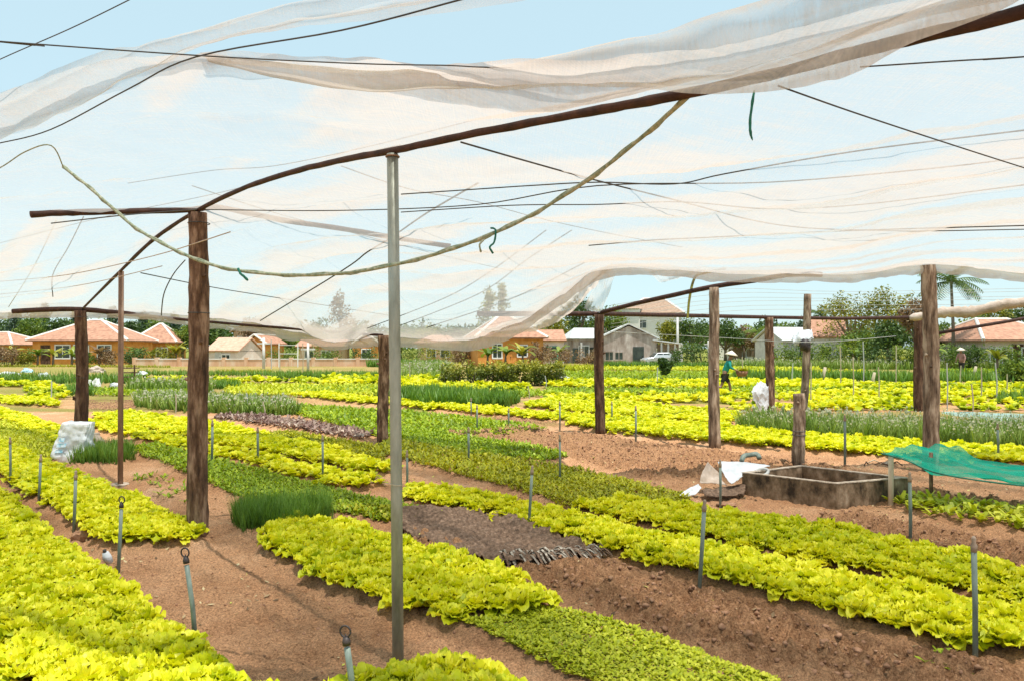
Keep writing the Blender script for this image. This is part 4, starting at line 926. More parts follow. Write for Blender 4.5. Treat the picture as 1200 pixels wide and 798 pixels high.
# ------------------------------------------------------------------ concrete tank, sheet, hose
def tank():
    c = [np.array(q) for q in ((2.50, 7.88), (3.23, 7.22), (4.14, 7.56), (3.33, 8.36))]
    cen = sum(c) / 4; z0 = gz(*cen); H = .245; th = .05
    t = empty('concrete_tank', (cen[0], cen[1], 0), 'low mossy square concrete water tank with a pale rim, sunk in the soil', 'tank')
    def inner(k, d):
        p = c[k]; a = c[k - 1] - p; b = c[(k + 1) % 4] - p; a = a / np.linalg.norm(a); b = b / np.linalg.norm(b)
        s = abs(a[0] * b[1] - a[1] * b[0]); return p + (a + b) * d / s
    oc = [q - cen for q in c]; ic = [inner(k, th) - cen for k in range(4)]
    zt = z0 + H - .012
    v = [(*q, z0 - .25) for q in oc] + [(*q, zt) for q in oc] + [(*q, zt) for q in ic] + [(*q, z0 - .12) for q in ic]
    f = []
    for k in range(4):
        j = (k + 1) % 4; f += [(k, j, 4 + j, 4 + k), (4 + k, 4 + j, 8 + j, 8 + k), (8 + k, 8 + j, 12 + j, 12 + k)]
    f.append((12, 13, 14, 15))
    b = MB(); b.raw(v, f); o = b.build('basin_wall', M['concrete'], t)
    oc2 = [inner(k, -.003) - cen for k in range(4)]; ic2 = [inner(k, th + .003) - cen for k in range(4)]
    v = [(*q, zt + .003) for q in oc2] + [(*q, z0 + H) for q in oc2] + [(*q, z0 + H) for q in ic2] + [(*q, zt + .003) for q in ic2]; f = []
    for k in range(4):
        j = (k + 1) % 4; f += [(k, j, 4 + j, 4 + k), (4 + k, 4 + j, 8 + j, 8 + k), (8 + k, 8 + j, 12 + j, 12 + k), (12 + k, 12 + j, j, k)]
    MB().raw(v, f).build('rim', M['rim'], t)
    MB().raw([(*q, z0 - .02) for q in [inner(k, th + .002) - cen for k in range(4)]], [(0, 1, 2, 3)]).build('water', surf('dark_water', [(.3, (.03, .025, .015)), (.7, (.06, .045, .03))], 3, .12, .05, 6, spec=.5), t)
    return z0
TZ = tank()
def sheet(name, grid, m, label, cat, n=24, amp=.02, seed=5, parent=None, th=.004):
    """cloth over a 4x3 grid of control points"""
    A = np.array(grid, float); r, c = A.shape[:2]
    rows = interp_cols(list(A), n); out = np.stack([interp_cols([[p] for p in row], n)[:, 0] for row in rows])
    s = np.linspace(0, 1, n); S1, S2 = np.meshgrid(s, s, indexing='ij')
    out[..., 2] += (fbm(S1 * 5, S2 * 7, seed) - .5) * amp * 2; out[..., 0] += (fbm(S1 * 6, S2 * 5, seed + 1) - .5) * amp
    i = np.arange(n - 1)[:, None] * n; j = np.arange(n - 1)[None]
    Fq = np.stack([i + j, i + j + 1, i + n + j + 1, i + n + j], -1).reshape(-1, 4)
    o = bulk(name, out.reshape(-1, 3), Fq, m, smooth=True, parent=parent, attrs={'fold': np.clip(.3 + (fbm(S1 * 5, S2 * 9, seed + 2) - .5) * 1.2, 0, 1).ravel()})
    md = o.modifiers.new('thickness', 'SOLIDIFY'); md.thickness = th
    if label: tag(o, label, cat)
    return o
sheet('white_sheet', [[P(841, 541, 8.35), P(868, 541, 8.3), P(903, 545, 8.15)], [P(846, 552, 8.1), P(866, 553, 8.05), P(890, 550, 8.0)], [P(852, 561, 7.9), P(860, 562, 7.88), P(874, 556, 7.9)], [P(856, 566, 7.78), P(859, 566, 7.76), P(864, 563, 7.8)]], M['white_cloth'], 'white plastic sheet flap propped up beside the concrete tank', 'sheet', amp=.012)
sheet('board_panel', [[P(829, 541, 8.2), P(834, 546, 8.25), P(842, 553, 8.2)], [P(822, 556, 8.05), P(834, 558, 8.1), P(846, 562, 8.0)], [P(820, 566, 7.95), P(836, 566, 7.95), P(852, 569, 7.9)]], M['dirty_cloth'], 'tan board leaning behind the white sheet by the tank', 'board', amp=.01)
sheet('white_sheet', [[P(818, 567, 7.9), P(820, 569, 7.88), P(822, 571, 7.85)], [P(806, 573, 7.75), P(811, 576, 7.72), P(816, 578, 7.7)], [P(795, 581, 7.6), P(800, 582, 7.58), P(806, 581.5, 7.6)]], M['white_cloth'], 'narrow white sheet lying flat on the soil left of the tank', 'sheet', amp=.01)
sheet('crumpled_cover', [[P(822, 574, 7.85), P(850, 571, 7.9), P(874, 565, 7.95)], [P(824, 577, 7.72), P(850, 575, 7.75), P(873, 571, 7.8)], [P(828, 581, 7.62), P(850, 581, 7.65), P(872, 580, 7.7)]], M['net_black'], 'dark crumpled cover lying between the sheets and the tank', 'cover', amp=.03)
o = MB().tube(smooth([P(869, 540, 8.3), P(872, 534, 8.35), P(880, 532.5, 8.4), P(887, 532, 8.4), P(890, 537, 8.35)], 5), .028, 10, True, .05).build('pipe_bend', M['pvc'], None, True); tag(o, 'grey plastic pipe elbow behind the white sheet on the tank', 'pipe')
o = MB().tube(smooth([P(884, 553, 8.0), P(893, 549, 8.0), P(900, 551, 8.0), P(897, 556, 7.95), P(888, 557, 7.9)], 5), .018, 9, True, .1).build('hose_coil', M['wire_pale'], None, True); tag(o, 'short pale hose bundle on the corner of the tank rim', 'hose')
for (px, py, lb) in ((858, 592, 'small flat dark stone on the soil before the tank'), (80, 622, ''),):
    pass
def stone(px, py, w, h, lb, m=M['stone']):
    g = G(px, py); bm = bmesh.new(); bmesh.ops.create_icosphere(bm, subdivisions=3, radius=1)
    for v in bm.verts:
        q = 1 + .35 * (float(vnoise(np.array([v.co.x * 2 + px]), np.array([v.co.y * 2 + v.co.z * 3]), 3)[0]) - .5); v.co = Vector((v.co.x * w * q, v.co.y * w * .8 * q, v.co.z * h * q))
    me = bpy.data.meshes.new('stone'); bm.to_mesh(me); bm.free(); o = link('stone', me, m, None, (g[0], g[1], gz(*g[:2]) + h * .3)); tag(o, lb, 'stone')
stone(852, 591, .10, .02, 'flat dark stone lying before the white sheet at the tank')
stone(1040, 545, .08, .03, 'whitish stone on the soil behind the tank near the green net', M['rim'])
stone(586, 612, .09, .055, 'brown lump of earth at the near end of the long front bed')
stone(97, 633, .09, .07, 'dark earth lump in the path at the corner of the second bed', M['stone'])
# bottle-like white thing near the stake
g = G(129, 664); t = empty('plastic_bottle', (g[0], g[1], gz(*g[:2])), 'small crushed white plastic bottle lying at the foot of the ringed sprinkler stake', 'bottle')
MB().tube([(0, 0, .03), (-.01, -.02, .07), (-.02, -.03, .11)], [.026, .03, .02], 12, True, .1).build('bottle_body', M['white_cloth'], t, True)
MB().tube([(-.02, -.03, .108), (-.023, -.034, .13)], [.012, .012], 10).build('cap', M['black'], t, True)
# twig pile behind tank
for k in range(5):
    g = G(1015 + k * 9, 547 - (k % 2) * 3); a = random.uniform(0, 3); o = MB().tube([(-.12 * math.cos(a), -.1 * math.sin(a), .02), (0, 0, .06), (.12 * math.cos(a), .1 * math.sin(a), .015)], .008, 6, True, .1).build('dry_twig', M['bamboo'] if k % 2 else M['post_dark'], None, True)
    o.location = (g[0], g[1], gz(*g[:2])); tag(o, 'dry bent twig lying on the soil behind the right end of the tank', 'twig', 'dry twigs behind the tank')

# green net awning
def awning():
    t = empty('green_net_awning', (G(1044, 596)[0], G(1044, 596)[1], 0), 'bright green shade net stretched low on two stakes at the right edge', 'net awning')
    off = Vector(t.location)
    g0 = [[P(1033, 529, 7.3), P(1065, 525, 7.7), P(1105, 521, 8.2)], [P(1062, 538, 7.1), P(1095, 531, 7.5), P(1125, 527, 7.9)], [P(1095, 552, 6.9), P(1120, 545, 7.2), P(1150, 537, 7.6)], [P(1150, 562, 6.75), P(1180, 552, 7.1), P(1200, 543, 7.5)], [P(1210, 569, 6.7), P(1240, 558, 7.0), P(1260, 546, 7.4)], [P(1330, 575, 6.6), P(1340, 560, 6.9), P(1350, 548, 7.3)]]
    g0 = [[tuple(Vector(p) - off) for p in r] for r in g0]
    sheet('net_cloth', g0, M['net_green'], None, None, n=90, amp=.065, seed=301, parent=t, th=.003)
    MB().tube([(0, 0, -.1), tuple(Vector(P(1044, 533, 7.27)) - off)], [.028, .024], 9, True, .06).build('stake', M['bamboo'], t, True)
    b = Vector(G(1091, 592)); MB().tube([tuple(b - off + Vector((0, 0, -.1))), tuple(Vector(P(1091, 530, b.y)) - off)], [.02, .018], 9, True, .06).build('stake', M['post'], t, True)
    MB().tube(smooth([tuple(Vector(P(1033, 531, 7.28)) - off), tuple(Vector(P(1062, 539, 7.08)) - off), tuple(Vector(P(1095, 553, 6.88)) - off), tuple(Vector(P(1150, 563, 6.73)) - off), tuple(Vector(P(1210, 570, 6.68)) - off)], 6), .008, 6, True, .1).build('hem_cord', M['greenstrip'], t, True)
awning()
net_strip('blue_net', [P(1105, 482, 15.5), P(1150, 483, 15.3), P(1200, 484, 15.2), P(1330, 487, 15)], [P(1105, 484, 15), P(1150, 492, 14.8), P(1200, 496, 14.6), P(1330, 500, 14.4)], M['net_blue'], 'faded blue net laid over the flowering onions at the right edge', n=60, fold=.4, amp=.05, seed=311)

# black ground net with frayed edge
def ground_net():
    o_ = gpoly([(462, 609), (520, 603), (580, 606), (650, 632), (705, 655), (640, 672), (560, 664), (470, 640)])
    quad = np.array([G(462, 612)[:2], G(470, 645)[:2], G(575, 668)[:2], G(705, 656)[:2], G(640, 628)[:2], G(545, 604)[:2]])
    t = empty('ground_net', (quad[:, 0].mean(), quad[:, 1].mean(), 0), 'blackish brown net spread flat on the soil with a frayed striped edge', 'ground net')
    n, m = 150, 90; cx, cy = t.location.x, t.location.y
    top = interp_cols([[(*G(464, 612)[:2], 0)], [(*G(510, 604)[:2], 0)], [(*G(560, 606)[:2], 0)], [(*G(640, 630)[:2], 0)], [(*G(702, 653)[:2], 0)]], n)[:, 0]
    bot = interp_cols([[(*G(466, 628)[:2], 0)], [(*G(500, 640)[:2], 0)], [(*G(540, 655)[:2], 0)], [(*G(580, 666)[:2], 0)], [(*G(640, 662)[:2], 0)]], n)[:, 0]
    v = np.linspace(0, 1, m)[None, :, None]; V = top[:, None] * (1 - v) + bot[:, None] * v
    x = V[..., 0]; y = V[..., 1]; z = ground_h(x, y, False)
    wr = 1 - np.abs(2 * fbm(x * 5 + y * 3, y * 9 - x * 4, 321, 4) - 1); V[..., 2] = z + .03 + .11 * (wr - .45) + (fbm(x * 22, y * 22, 322) - .5) * .03
    V[..., 0] += (fbm(x * 9, y * 9, 323) - .5) * .05 - cx; V[..., 1] += (fbm(x * 9, y * 9, 324) - .5) * .05 - cy
    i = np.arange(n - 1)[:, None] * m; j = np.arange(m - 1)[None]
    o = bulk('net_cloth', V.reshape(-1, 3), np.stack([i + j, i + j + 1, i + m + j + 1, i + m + j], -1).reshape(-1, 4), M['net_black'], smooth=True, parent=t)
    md = o.modifiers.new('thickness', 'SOLIDIFY'); md.thickness = .006
    b = MB(); w_ = MB()
    for k in range(90):
        q = k / 89; p = Vector(G(578 + 122 * q, 662 - 7 * q)) ; d = Vector((math.cos(R(-50 + 95 * q)), -math.sin(R(60 - 70 * q)) - .5, 0)).normalized(); L = random.uniform(.12, .24) * (1 - .5 * abs(q - .45))
        s = p + Vector((0, random.uniform(0, .14), .04)); h = random.uniform(.03, .07)
        pts = smooth([s, s + d * L * .5 + Vector((0, 0, h)), s + d * L + Vector((0, 0, -.01))], 3)
        (b if k % 2 else w_).tube([a - Vector((cx, cy, 0)) for a in pts], .009, 5, True, .2, .5)
    b.build('frayed_edge', M['net_black'], t); w_.build('frayed_edge', M['fringe'], t)
ground_net()

# sacks and cloths
def sack(name, c, w, d, h, m, label, seed, lean=0, printed=False, ry=0):
    bm = bmesh.new(); bmesh.ops.create_cube(bm, size=1); bmesh.ops.subdivide_edges(bm, edges=bm.edges, cuts=22, use_grid_fill=True)
    for v in bm.verts:
        x, y, z = v.co; k = z + .5
        f = 1; x *= w * (1.12 - .26 * k); y *= d * f * (1 - .35 * k)
        q = np.array([x * 6 + seed]); r2 = np.array([z * 5 + y * 4])
        n1 = float(fbm(q, r2, seed)[0]) - .5
        n2 = 1 - abs(2 * float(fbm(np.array([v.co.x * 5 + v.co.y * 3]), np.array([v.co.z * 6 - v.co.y * 4]), seed + 3, 3)[0]) - 1)
        x *= 1 + .16 * (n2 - .7); y *= 1 + .35 * (n2 - .7)
        v.co = Vector((x + n1 * .12 * w + lean * k, y * (1 + n1 * .7), k * h + (n1 * .12 * h if k > .9 else 0)))
    bmesh.ops.smooth_vert(bm, verts=bm.verts, factor=.35)
    me = bpy.data.meshes.new(name); bm.to_mesh(me); bm.free(); me.polygons.foreach_set('use_smooth', [True] * len(me.polygons)); me.materials.append(m)
    t = empty(name, (c[0], c[1], gz(*c[:2]) - .035), label, 'sack', None, ry)
    link('sack_body', me, None, t)
    if printed:
        b = MB()
        for (x0, x1, z0, z1) in ((-.10, .02, .19, .23), (-.07, .0, .25, .29), (-.12, -.02, .13, .16)):
            b.raw([(x0 * w * 2.6, -d * .5 - .012, z0 / .45 * h), (x1 * w * 2.6, -d * .5 - .012, z0 / .45 * h), (x1 * w * 2.6 + .01, -d * .44 - .012, z1 / .45 * h), (x0 * w * 2.6 + .01, -d * .44 - .012, z1 / .45 * h)], [(0, 1, 2, 3)])
        b.build('faded_print', M['blue_print'], t)
    return t
g = G(82, 540); sack('white_sack', g, .42, .26, .58, M['sack_cloth'], 'bulging white sack with a faded blue print leaning against the dark post', 11, .12, True)
g = G(108, 528); sack('grey_sack', g, .30, .26, .30, M['dirty_cloth'], 'small crumpled greyish sack behind the onion patch right of the dark post', 12, -.06)
sheet('hanging_cloth', [[P(886, 450, 17.6), P(892, 447, 17.7), P(899, 449, 17.8)], [P(881, 460, 17.5), P(890, 460, 17.5), P(900, 462, 17.8)], [P(886, 472, 17.5), P(893, 472, 17.6), P(900, 474, 17.8)], [P(893, 484, 17.6), P(896, 485, 17.6), P(899, 485, 17.7)]], M['white_cloth'], 'crumpled white cloth hanging beside the post right of the farmer in teal', 'cloth', amp=.10)
sheet('tied_cloth', [[P(928, 396, 14.0), P(938, 388, 13.9), P(950, 386, 13.9)], [P(930, 402, 13.8), P(943, 394, 13.7), P(952, 393, 13.8)], [P(934, 405, 13.8), P(944, 402, 13.7), P(953, 399, 13.8)]], M['white_cloth'], 'white crumpled cloth tied round the leaning post like a cap', 'cloth', amp=.07)
o = MB().tube(smooth([P(944, 401, 13.75), P(943, 406, 13.7), P(947, 410, 13.8)], 4), [.09, .1, .11, .09, .1, .09, .07, .06, .04], 9, True, .2).build('dark_bundle', M['black'], None, True); tag(o, 'dark bundle hanging just under the white cloth on the leaning post', 'bundle')
# ------------------------------------------------------------------ people
def skin_body(name, joints, edges, m, parent, sub=2):
    me = bpy.data.meshes.new(name); me.from_pydata([j[:3] for j in joints], edges, []); me.update()
    o = link(name, me, m, parent)
    sk = o.modifiers.new('skin', 'SKIN'); sk.use_smooth_shade = True
    d = me.skin_vertices[0].data
    for i, j in enumerate(joints): r = j[3]; d[i].radius = (r, r) if not hasattr(r, '__len__') else r; d[i].use_root = (i == 0)
    ss = o.modifiers.new('sub', 'SUBSURF'); ss.levels = sub; ss.render_levels = sub
    return o
def hat(parent, c, r, h, tilt=(0, 0)):
    n = 28; v = [(0, 0, h)]; f = []
    for k in range(n):
        a = 2 * math.pi * k / n; v.append((math.cos(a) * r * .5, math.sin(a) * r * .5, h * .54))
    for k in range(n):
        a = 2 * math.pi * k / n; v.append((math.cos(a) * r, math.sin(a) * r, 0))
    for k in range(n): f += [(0, 1 + k, 1 + (k + 1) % n), (1 + k, 1 + n + k, 1 + n + (k + 1) % n, 1 + (k + 1) % n)]
    M_ = Matrix.Translation(c) @ Euler((tilt[0], tilt[1], 0)).to_matrix().to_4x4()
    o = MB().raw(v, f, M_).build('conical_hat', M['straw'], parent, True); md = o.modifiers.new('t', 'SOLIDIFY'); md.thickness = .012
def face(parent, c, yaw, s=1.0):
    c = Vector(c); fw = Vector((math.cos(yaw), math.sin(yaw), 0)); sd = Vector((-fw.y, fw.x, 0))
    for k in (-1, 1): MB().tube([c + fw * .088 * s + sd * k * .032 * s + Vector((0, 0, .01)), c + fw * .098 * s + sd * k * .032 * s + Vector((0, 0, .01))], .010 * s, 8).build('eye', M['hair'], parent)
    MB().tube([c + fw * .092 * s + Vector((0, 0, .01)), c + fw * .118 * s + Vector((0, 0, -.022)), c + fw * .095 * s + Vector((0, 0, -.03))], [.010 * s, .014 * s, .008 * s], 7).build('nose', M['skin'], parent, True)
    MB().tube([c + fw * .090 * s + sd * -.022 * s + Vector((0, 0, -.055 * s)), c + fw * .095 * s + Vector((0, 0, -.057 * s)), c + fw * .090 * s + sd * .022 * s + Vector((0, 0, -.055 * s))], .005 * s, 6).build('mouth', M['mauve_shirt'], parent)
def person(loc, label, shirt, trouser, yaw, H=1.45, stoop=.12, stride=.34, carry=True, barelegs=True):
    """facing local +X"""
    s = H / 1.6; t = empty('person', loc, label, 'person', None, yaw)
    z = lambda v: v * s
    hip = (0, 0, z(.84)); ch = (stoop * .6, 0, z(1.12)); nk = (stoop * 1.05, 0, z(1.32)); hd = (stoop * 1.35, 0, z(1.43)); tp = (stoop * 1.4, 0, z(1.53))
    J = [(*hip, (.13 * s, .105 * s)), (*ch, (.125 * s, .10 * s)), (*nk, .05 * s), (*hd, .085 * s), (*tp, .075 * s)]
    E = [(0, 1), (1, 2), (2, 3), (3, 4)]
    shp = []
    for sd in (-1, 1):
        i = len(J); fx = stride * (.55 if sd > 0 else -.45)
        J += [(0.0, sd * .09 * s, z(.78), .085 * s), (fx * .6 + .03, sd * .095 * s, z(.44), .055 * s), (fx * .95 - (.0 if sd > 0 else .05), sd * .09 * s, z(.09 if sd > 0 else .12), .036 * s), (fx * .95 + .12, sd * .10 * s, z(.03 if sd > 0 else .045), .030 * s)]
        E += [(0, i), (i, i + 1), (i + 1, i + 2), (i + 2, i + 3)]
        i = len(J); el = (ch[0] + .02 + (.05 if carry else 0), sd * .23 * s, z(1.03)); hn = (ch[0] + (.30 if carry else .12), sd * (.16 if carry else .24) * s, z(.92 if carry else .80))
        J += [(nk[0] - .01, sd * .155 * s, z(1.24), .05 * s), (*el, .036 * s), (*hn, .025 * s)]
        E += [(1, i), (i, i + 1), (i + 1, i + 2)]; shp.append((J[i], el, hn))
        # palm and fingers
        for q in range(4):
            k = len(J); y = hn[1] + (q - 1.5) * .018 * s
            J += [(hn[0] + .05 * s, y, hn[2] - .012, .010 * s), (hn[0] + (.085 + (.008, .014, .010, 0)[q]) * s, y, hn[2] - .035, .008 * s)]; E += [(i + 2, k), (k, k + 1)]
        k = len(J); J += [(hn[0] + .03 * s, hn[1] - sd * .035 * s, hn[2] + .005, .010 * s)]; E += [(i + 2, k)]
    skin_body('body', J, E, M['skin'], t, 2)
    # shirt: torso and sleeves in one skin
    JS = [(hip[0], 0, z(.82), (.150 * s, .125 * s)), (*ch, (.150 * s, .12 * s)), (nk[0] - .01, 0, z(1.27), (.085 * s, .075 * s))]; ES = [(0, 1), (1, 2)]
    for sh, el, hn in shp:
        k = len(JS); JS += [(sh[0], sh[1], sh[2], .065 * s), (*el, .05 * s), (el[0] * .45 + hn[0] * .55, el[1] * .45 + hn[1] * .55, el[2] * .45 + hn[2] * .55, .042 * s)]; ES += [(1, k), (k, k + 1), (k + 1, k + 2)]
    skin_body('shirt', JS, ES, shirt, t, 2)
    JT = [(hip[0], 0, z(.84), (.142 * s, .118 * s))]; ET = []
    for sd in (-1, 1):
        fx = stride * (.55 if sd > 0 else -.45); k = len(JT)
        JT += [(0.01, sd * .09 * s, z(.72), .098 * s), (fx * .6 + .02, sd * .095 * s, z(.47), .075 * s)]; ET += [(0, k), (k, k + 1)]
        if not barelegs: JT.append((fx * .95, sd * .09 * s, z(.14), .055 * s)); ET.append((k + 1, k + 2))
    skin_body('trousers', JT, ET, trouser, t, 2)
    o = MB().tube([(hd[0] - .02, 0, hd[2] + .0), (hd[0] - .015, 0, hd[2] + .05), (hd[0], 0, hd[2] + .105)], [.098 * s, .1 * s, .06 * s], 14).build('hair', M['hair'], t, True)
    face(t, (hd[0] + .012, 0, hd[2]), 0, s)
    hat(t, (hd[0], 0, hd[2] + .045 * s), .235 * s, .16 * s, (0, .15))
    return t, shp, s
g = G(849, 464); pt, shp, s = person((g[0], g[1], 0), 'farmer in a teal long-sleeved shirt, dark shorts and conical hat walking through the field', M['teal_shirt'], M['dark_cloth'], R(-12), 1.5, .16, .42, True)
hn = shp[0][2]; mw = pt.matrix_world if False else Matrix.Translation(pt.location) @ Matrix.Rotation(R(-12), 4, 'Z')
bk = mw @ Vector((hn[0] + .16, 0, hn[2] - .20)); t = empty('basket', tuple(bk), 'brown woven basket held by the farmer in teal', 'basket')
MB().tube([(0, 0, 0), (0, 0, .08), (0, 0, .18)], [.13, .18, .21], 18, True).build('basket_body', M['basket'], t, True)
MB().tube(smooth([(-.19, 0, .17), (-.12, 0, .24), (0, 0, .27), (.12, 0, .24), (.19, 0, .17)], 4), .012, 7).build('handle', M['basket'], t, True)
V, F, Q = merge(SEE[1], rng.uniform(-.14, .14, 40), rng.uniform(-.14, .14, 40), np.full(40, .17), np.full(40, 3.0))
bulk('picked_greens', V, F, M['seed_olive'], Q, t)
g = G(1127, 440); person((g[0], g[1], 0), 'farmer in a faded mauve shirt and conical hat standing in the distant crops', M['mauve_shirt'], M['dark_cloth'], R(-150), 1.62, .08, .2, False, False)
# ------------------------------------------------------------------ buildings
def house(px0, px1, Y, py_eave, py_top, label, wall=M['orange'], roof=M['roof_red'], depth=6, rz=0, kind='hip', ridge=.35, over=.45, wins=(), doors=(), cat='house', trim=True, base=0, name='house', frame=None):
    x0 = (px0 - 600) / F_PX * Y; x1 = (px1 - 600) / F_PX * Y; w_ = x1 - x0; ze = CAM_H + (HZ - py_eave) / F_PX * Y; zt = CAM_H + (HZ - py_top) / F_PX * (Y + depth / 2)
    t = empty(name, ((x0 + x1) / 2, Y + depth / 2, base), label, cat, None, rz); ze -= base; zt -= base
    hw = w_ / 2 - over; hd = depth / 2 - over
    frame = frame or M['white']
    b = MB(); b.box(-hw, hw, -hd, hd, -.3, ze + .1)
    if kind == 'gable': b.raw([(-hw, -hd, ze + .1), (hw, -hd, ze + .1), (0, -hd, zt - .15), (-hw, hd, ze + .1), (hw, hd, ze + .1), (0, hd, zt - .15)], [(0, 1, 2), (5, 4, 3), (0, 2, 5, 3), (1, 4, 5, 2)])
    b.build('wall', wall, t)
    W_ = w_ / 2; D_ = depth / 2; th = .14
    if kind == 'hip':
        rl = W_ * ridge; v = [(-W_, -D_, ze), (W_, -D_, ze), (W_, D_, ze), (-W_, D_, ze), (-rl, 0, zt), (rl, 0, zt)]
        f = [(0, 1, 5, 4), (1, 2, 5), (2, 3, 4, 5), (3, 0, 4)]; lines = [(0, 4), (1, 5), (2, 5), (3, 4), (4, 5)]
    elif kind == 'gable':   # ridge along depth, gable end faces the viewer
        v = [(-W_, -D_, ze), (W_, -D_, ze), (W_, D_, ze), (-W_, D_, ze), (0, -D_, zt), (0, D_, zt)]
        f = [(0, 4, 5, 3), (4, 1, 2, 5)]; lines = [(4, 5), (0, 4), (1, 4)]
    else:                   # ridge along the width
        v = [(-W_, -D_, ze), (W_, -D_, ze), (W_, D_, ze), (-W_, D_, ze), (-W_, 0, zt), (W_, 0, zt)]
        f = [(0, 1, 5, 4), (2, 3, 4, 5)]; lines = [(4, 5), (0, 4), (1, 5)]
    o = MB().raw(v, f).build('roof', roof, t); md = o.modifiers.new('t', 'SOLIDIFY'); md.thickness = th; md.offset = 1
    if kind == 'side':
        MB().raw([(-hw, -hd, ze), (-hw, hd, ze), (-hw, 0, zt - .1)], [(0, 2, 1)]).build('gable_end', wall, t)
        MB().raw([(hw, -hd, ze), (hw, hd, ze), (hw, 0, zt - .1)], [(0, 1, 2)]).build('gable_end', wall, t)
    if trim:
        for a, c in lines:
            A = Vector(v[a]); C_ = Vector(v[c]); MB().tube([A + Vector((0, 0, .12)), C_ + Vector((0, 0, .14))], .13, 6).build('ridge_cap', M['ridge'], o)
    for (cx, cz, ww, wh) in wins:
        X = cx * hw; Z = cz * ze; y = -hd
        fr = MB()
        fr.box(X - ww / 2 - .1, X + ww / 2 + .1, y - .09, y - .003, Z + wh / 2, Z + wh / 2 + .12); fr.box(X - ww / 2 - .1, X + ww / 2 + .1, y - .12, y - .003, Z - wh / 2 - .12, Z - wh / 2)
        fr.box(X - ww / 2 - .1, X - ww / 2, y - .09, y - .003, Z - wh / 2, Z + wh / 2); fr.box(X + ww / 2, X + ww / 2 + .1, y - .09, y - .003, Z - wh / 2, Z + wh / 2); fr.box(X - .03, X + .03, y - .07, y - .003, Z - wh / 2, Z + wh / 2)
        wo_ = fr.build('window', frame, t); MB().box(X - ww / 2, X + ww / 2, y - .03, y - .006, Z - wh / 2, Z + wh / 2).build('pane', M['glass'], wo_)
    for (cx, ww, wh, mm) in doors:
        X = cx * hw; y = -hd; d_ = MB().box(X - ww / 2, X + ww / 2, y - .06, y - .003, 0, wh).build('door', mm, t)
        MB().box(X + ww / 2 - .18, X + ww / 2 - .12, y - .11, y - .063, wh * .45, wh * .5).build('handle', M['black'], d_)
    return t
house(28, 142, 72, 400, 377, 'orange house with a white-ridged red hip roof, behind the dark post on the left', depth=8, ridge=.12, wins=((-.35, .55, 1.3, 1.2), (.05, .55, 1.3, 1.2), (.55, .55, 1.2, 1.2)), doors=((-.72, .9, 1.9, M['post_dark']),), rz=R(6))
house(126, 146, 84, 407, 401, 'low orange wing at the right side of the left orange house', depth=6, kind='side', wins=(), rz=R(-6))
house(-70, 24, 84, 405, 391, 'orange house with a red roof cut off by the left edge', depth=7, ridge=.2, wins=((.1, .5, 1.2, 1.1), (.6, .5, 1.0, 1.0)), rz=R(-8))
house(147, 200, 82, 402, 381, 'small orange house with a steep red roof left of the thick brown post', depth=6, ridge=.05, wins=((-.4, .5, 1.1, 1.0), (.4, .5, 1.1, 1.0)), rz=R(10))
house(243, 288, 78, 412, 397, 'little pink plastered house with a faded pink roof right of the thick brown post', M['pink'], M['roof_pale'], 5, R(-12), 'side', over=.2, wins=((.2, .4, .9, .8),), doors=((-.3, .8, 1.3, M['greycol']),), trim=False)
house(266, 312, 96, 390, 377, 'brown roofed building half covered by a creeper above the little pink house', M['wallorange'], M['roof_brown'], 6, R(8), 'gable', wins=((-.5, .7, 1, 1),), trim=False)
house(286, 318, 86, 404, 394, 'small orange gabled house just right of the little pink house', M['orange'], M['roof_red'], 5, R(-10), 'gable', over=.25, wins=((0, .5, .9, .8),))
house(345, 402, 90, 407, 399, 'low red roofed house showing under the net hem left of centre', M['wallorange'], M['roof_red'], 6, 0, 'side', wins=((-.5, .5, 1, .8), (.3, .5, 1, .8)), trim=False)
house(405, 438, 84, 404, 392, 'orange gabled house just under the net hem left of the brown middle post', M['orange'], M['roof_red'], 6, R(14), 'gable', over=.25, wins=((0, .5, .9, .9),))
house(484, 540, 86, 403, 394, 'red roofed house behind shrubs right of the steel pole', M['wallorange'], M['roof_red'], 6, 0, 'hip', wins=((-.3, .5, 1, .9), (.4, .5, 1, .9)), trim=False)
house(546, 634, 64, 397, 371, 'orange house with a pointed red hip roof under the drooping net corner', depth=7, ridge=.10, over=.35, wins=((-.42, .56, .75, 1.15), (.35, .56, .8, .9)), doors=((-.08, .7, 1.7, M['orange']),), rz=R(12))
house(628, 662, 74, 400, 388, 'small red roofed house with a green shutter between the orange house and the grey house', M['pink'], M['roof_red'], 5, R(4), 'side', over=.25, wins=((-.2, .5, 1.5, 1.1),), doors=((.6, .7, 1.5, M['greenshut']),), trim=False, frame=M['greenshut'])
gh = house(706, 775, 74, 397, 382, 'weathered grey gabled house with a silver car in front of it', M['greywall'], M['roof_grey'], 9, R(-4), 'gable', over=.18, wins=((-.70, .32, .75, .8), (-.35, .32, .75, .7)), doors=((.35, 1.1, 1.75, M['glass']),), trim=False, frame=M['greywall'])
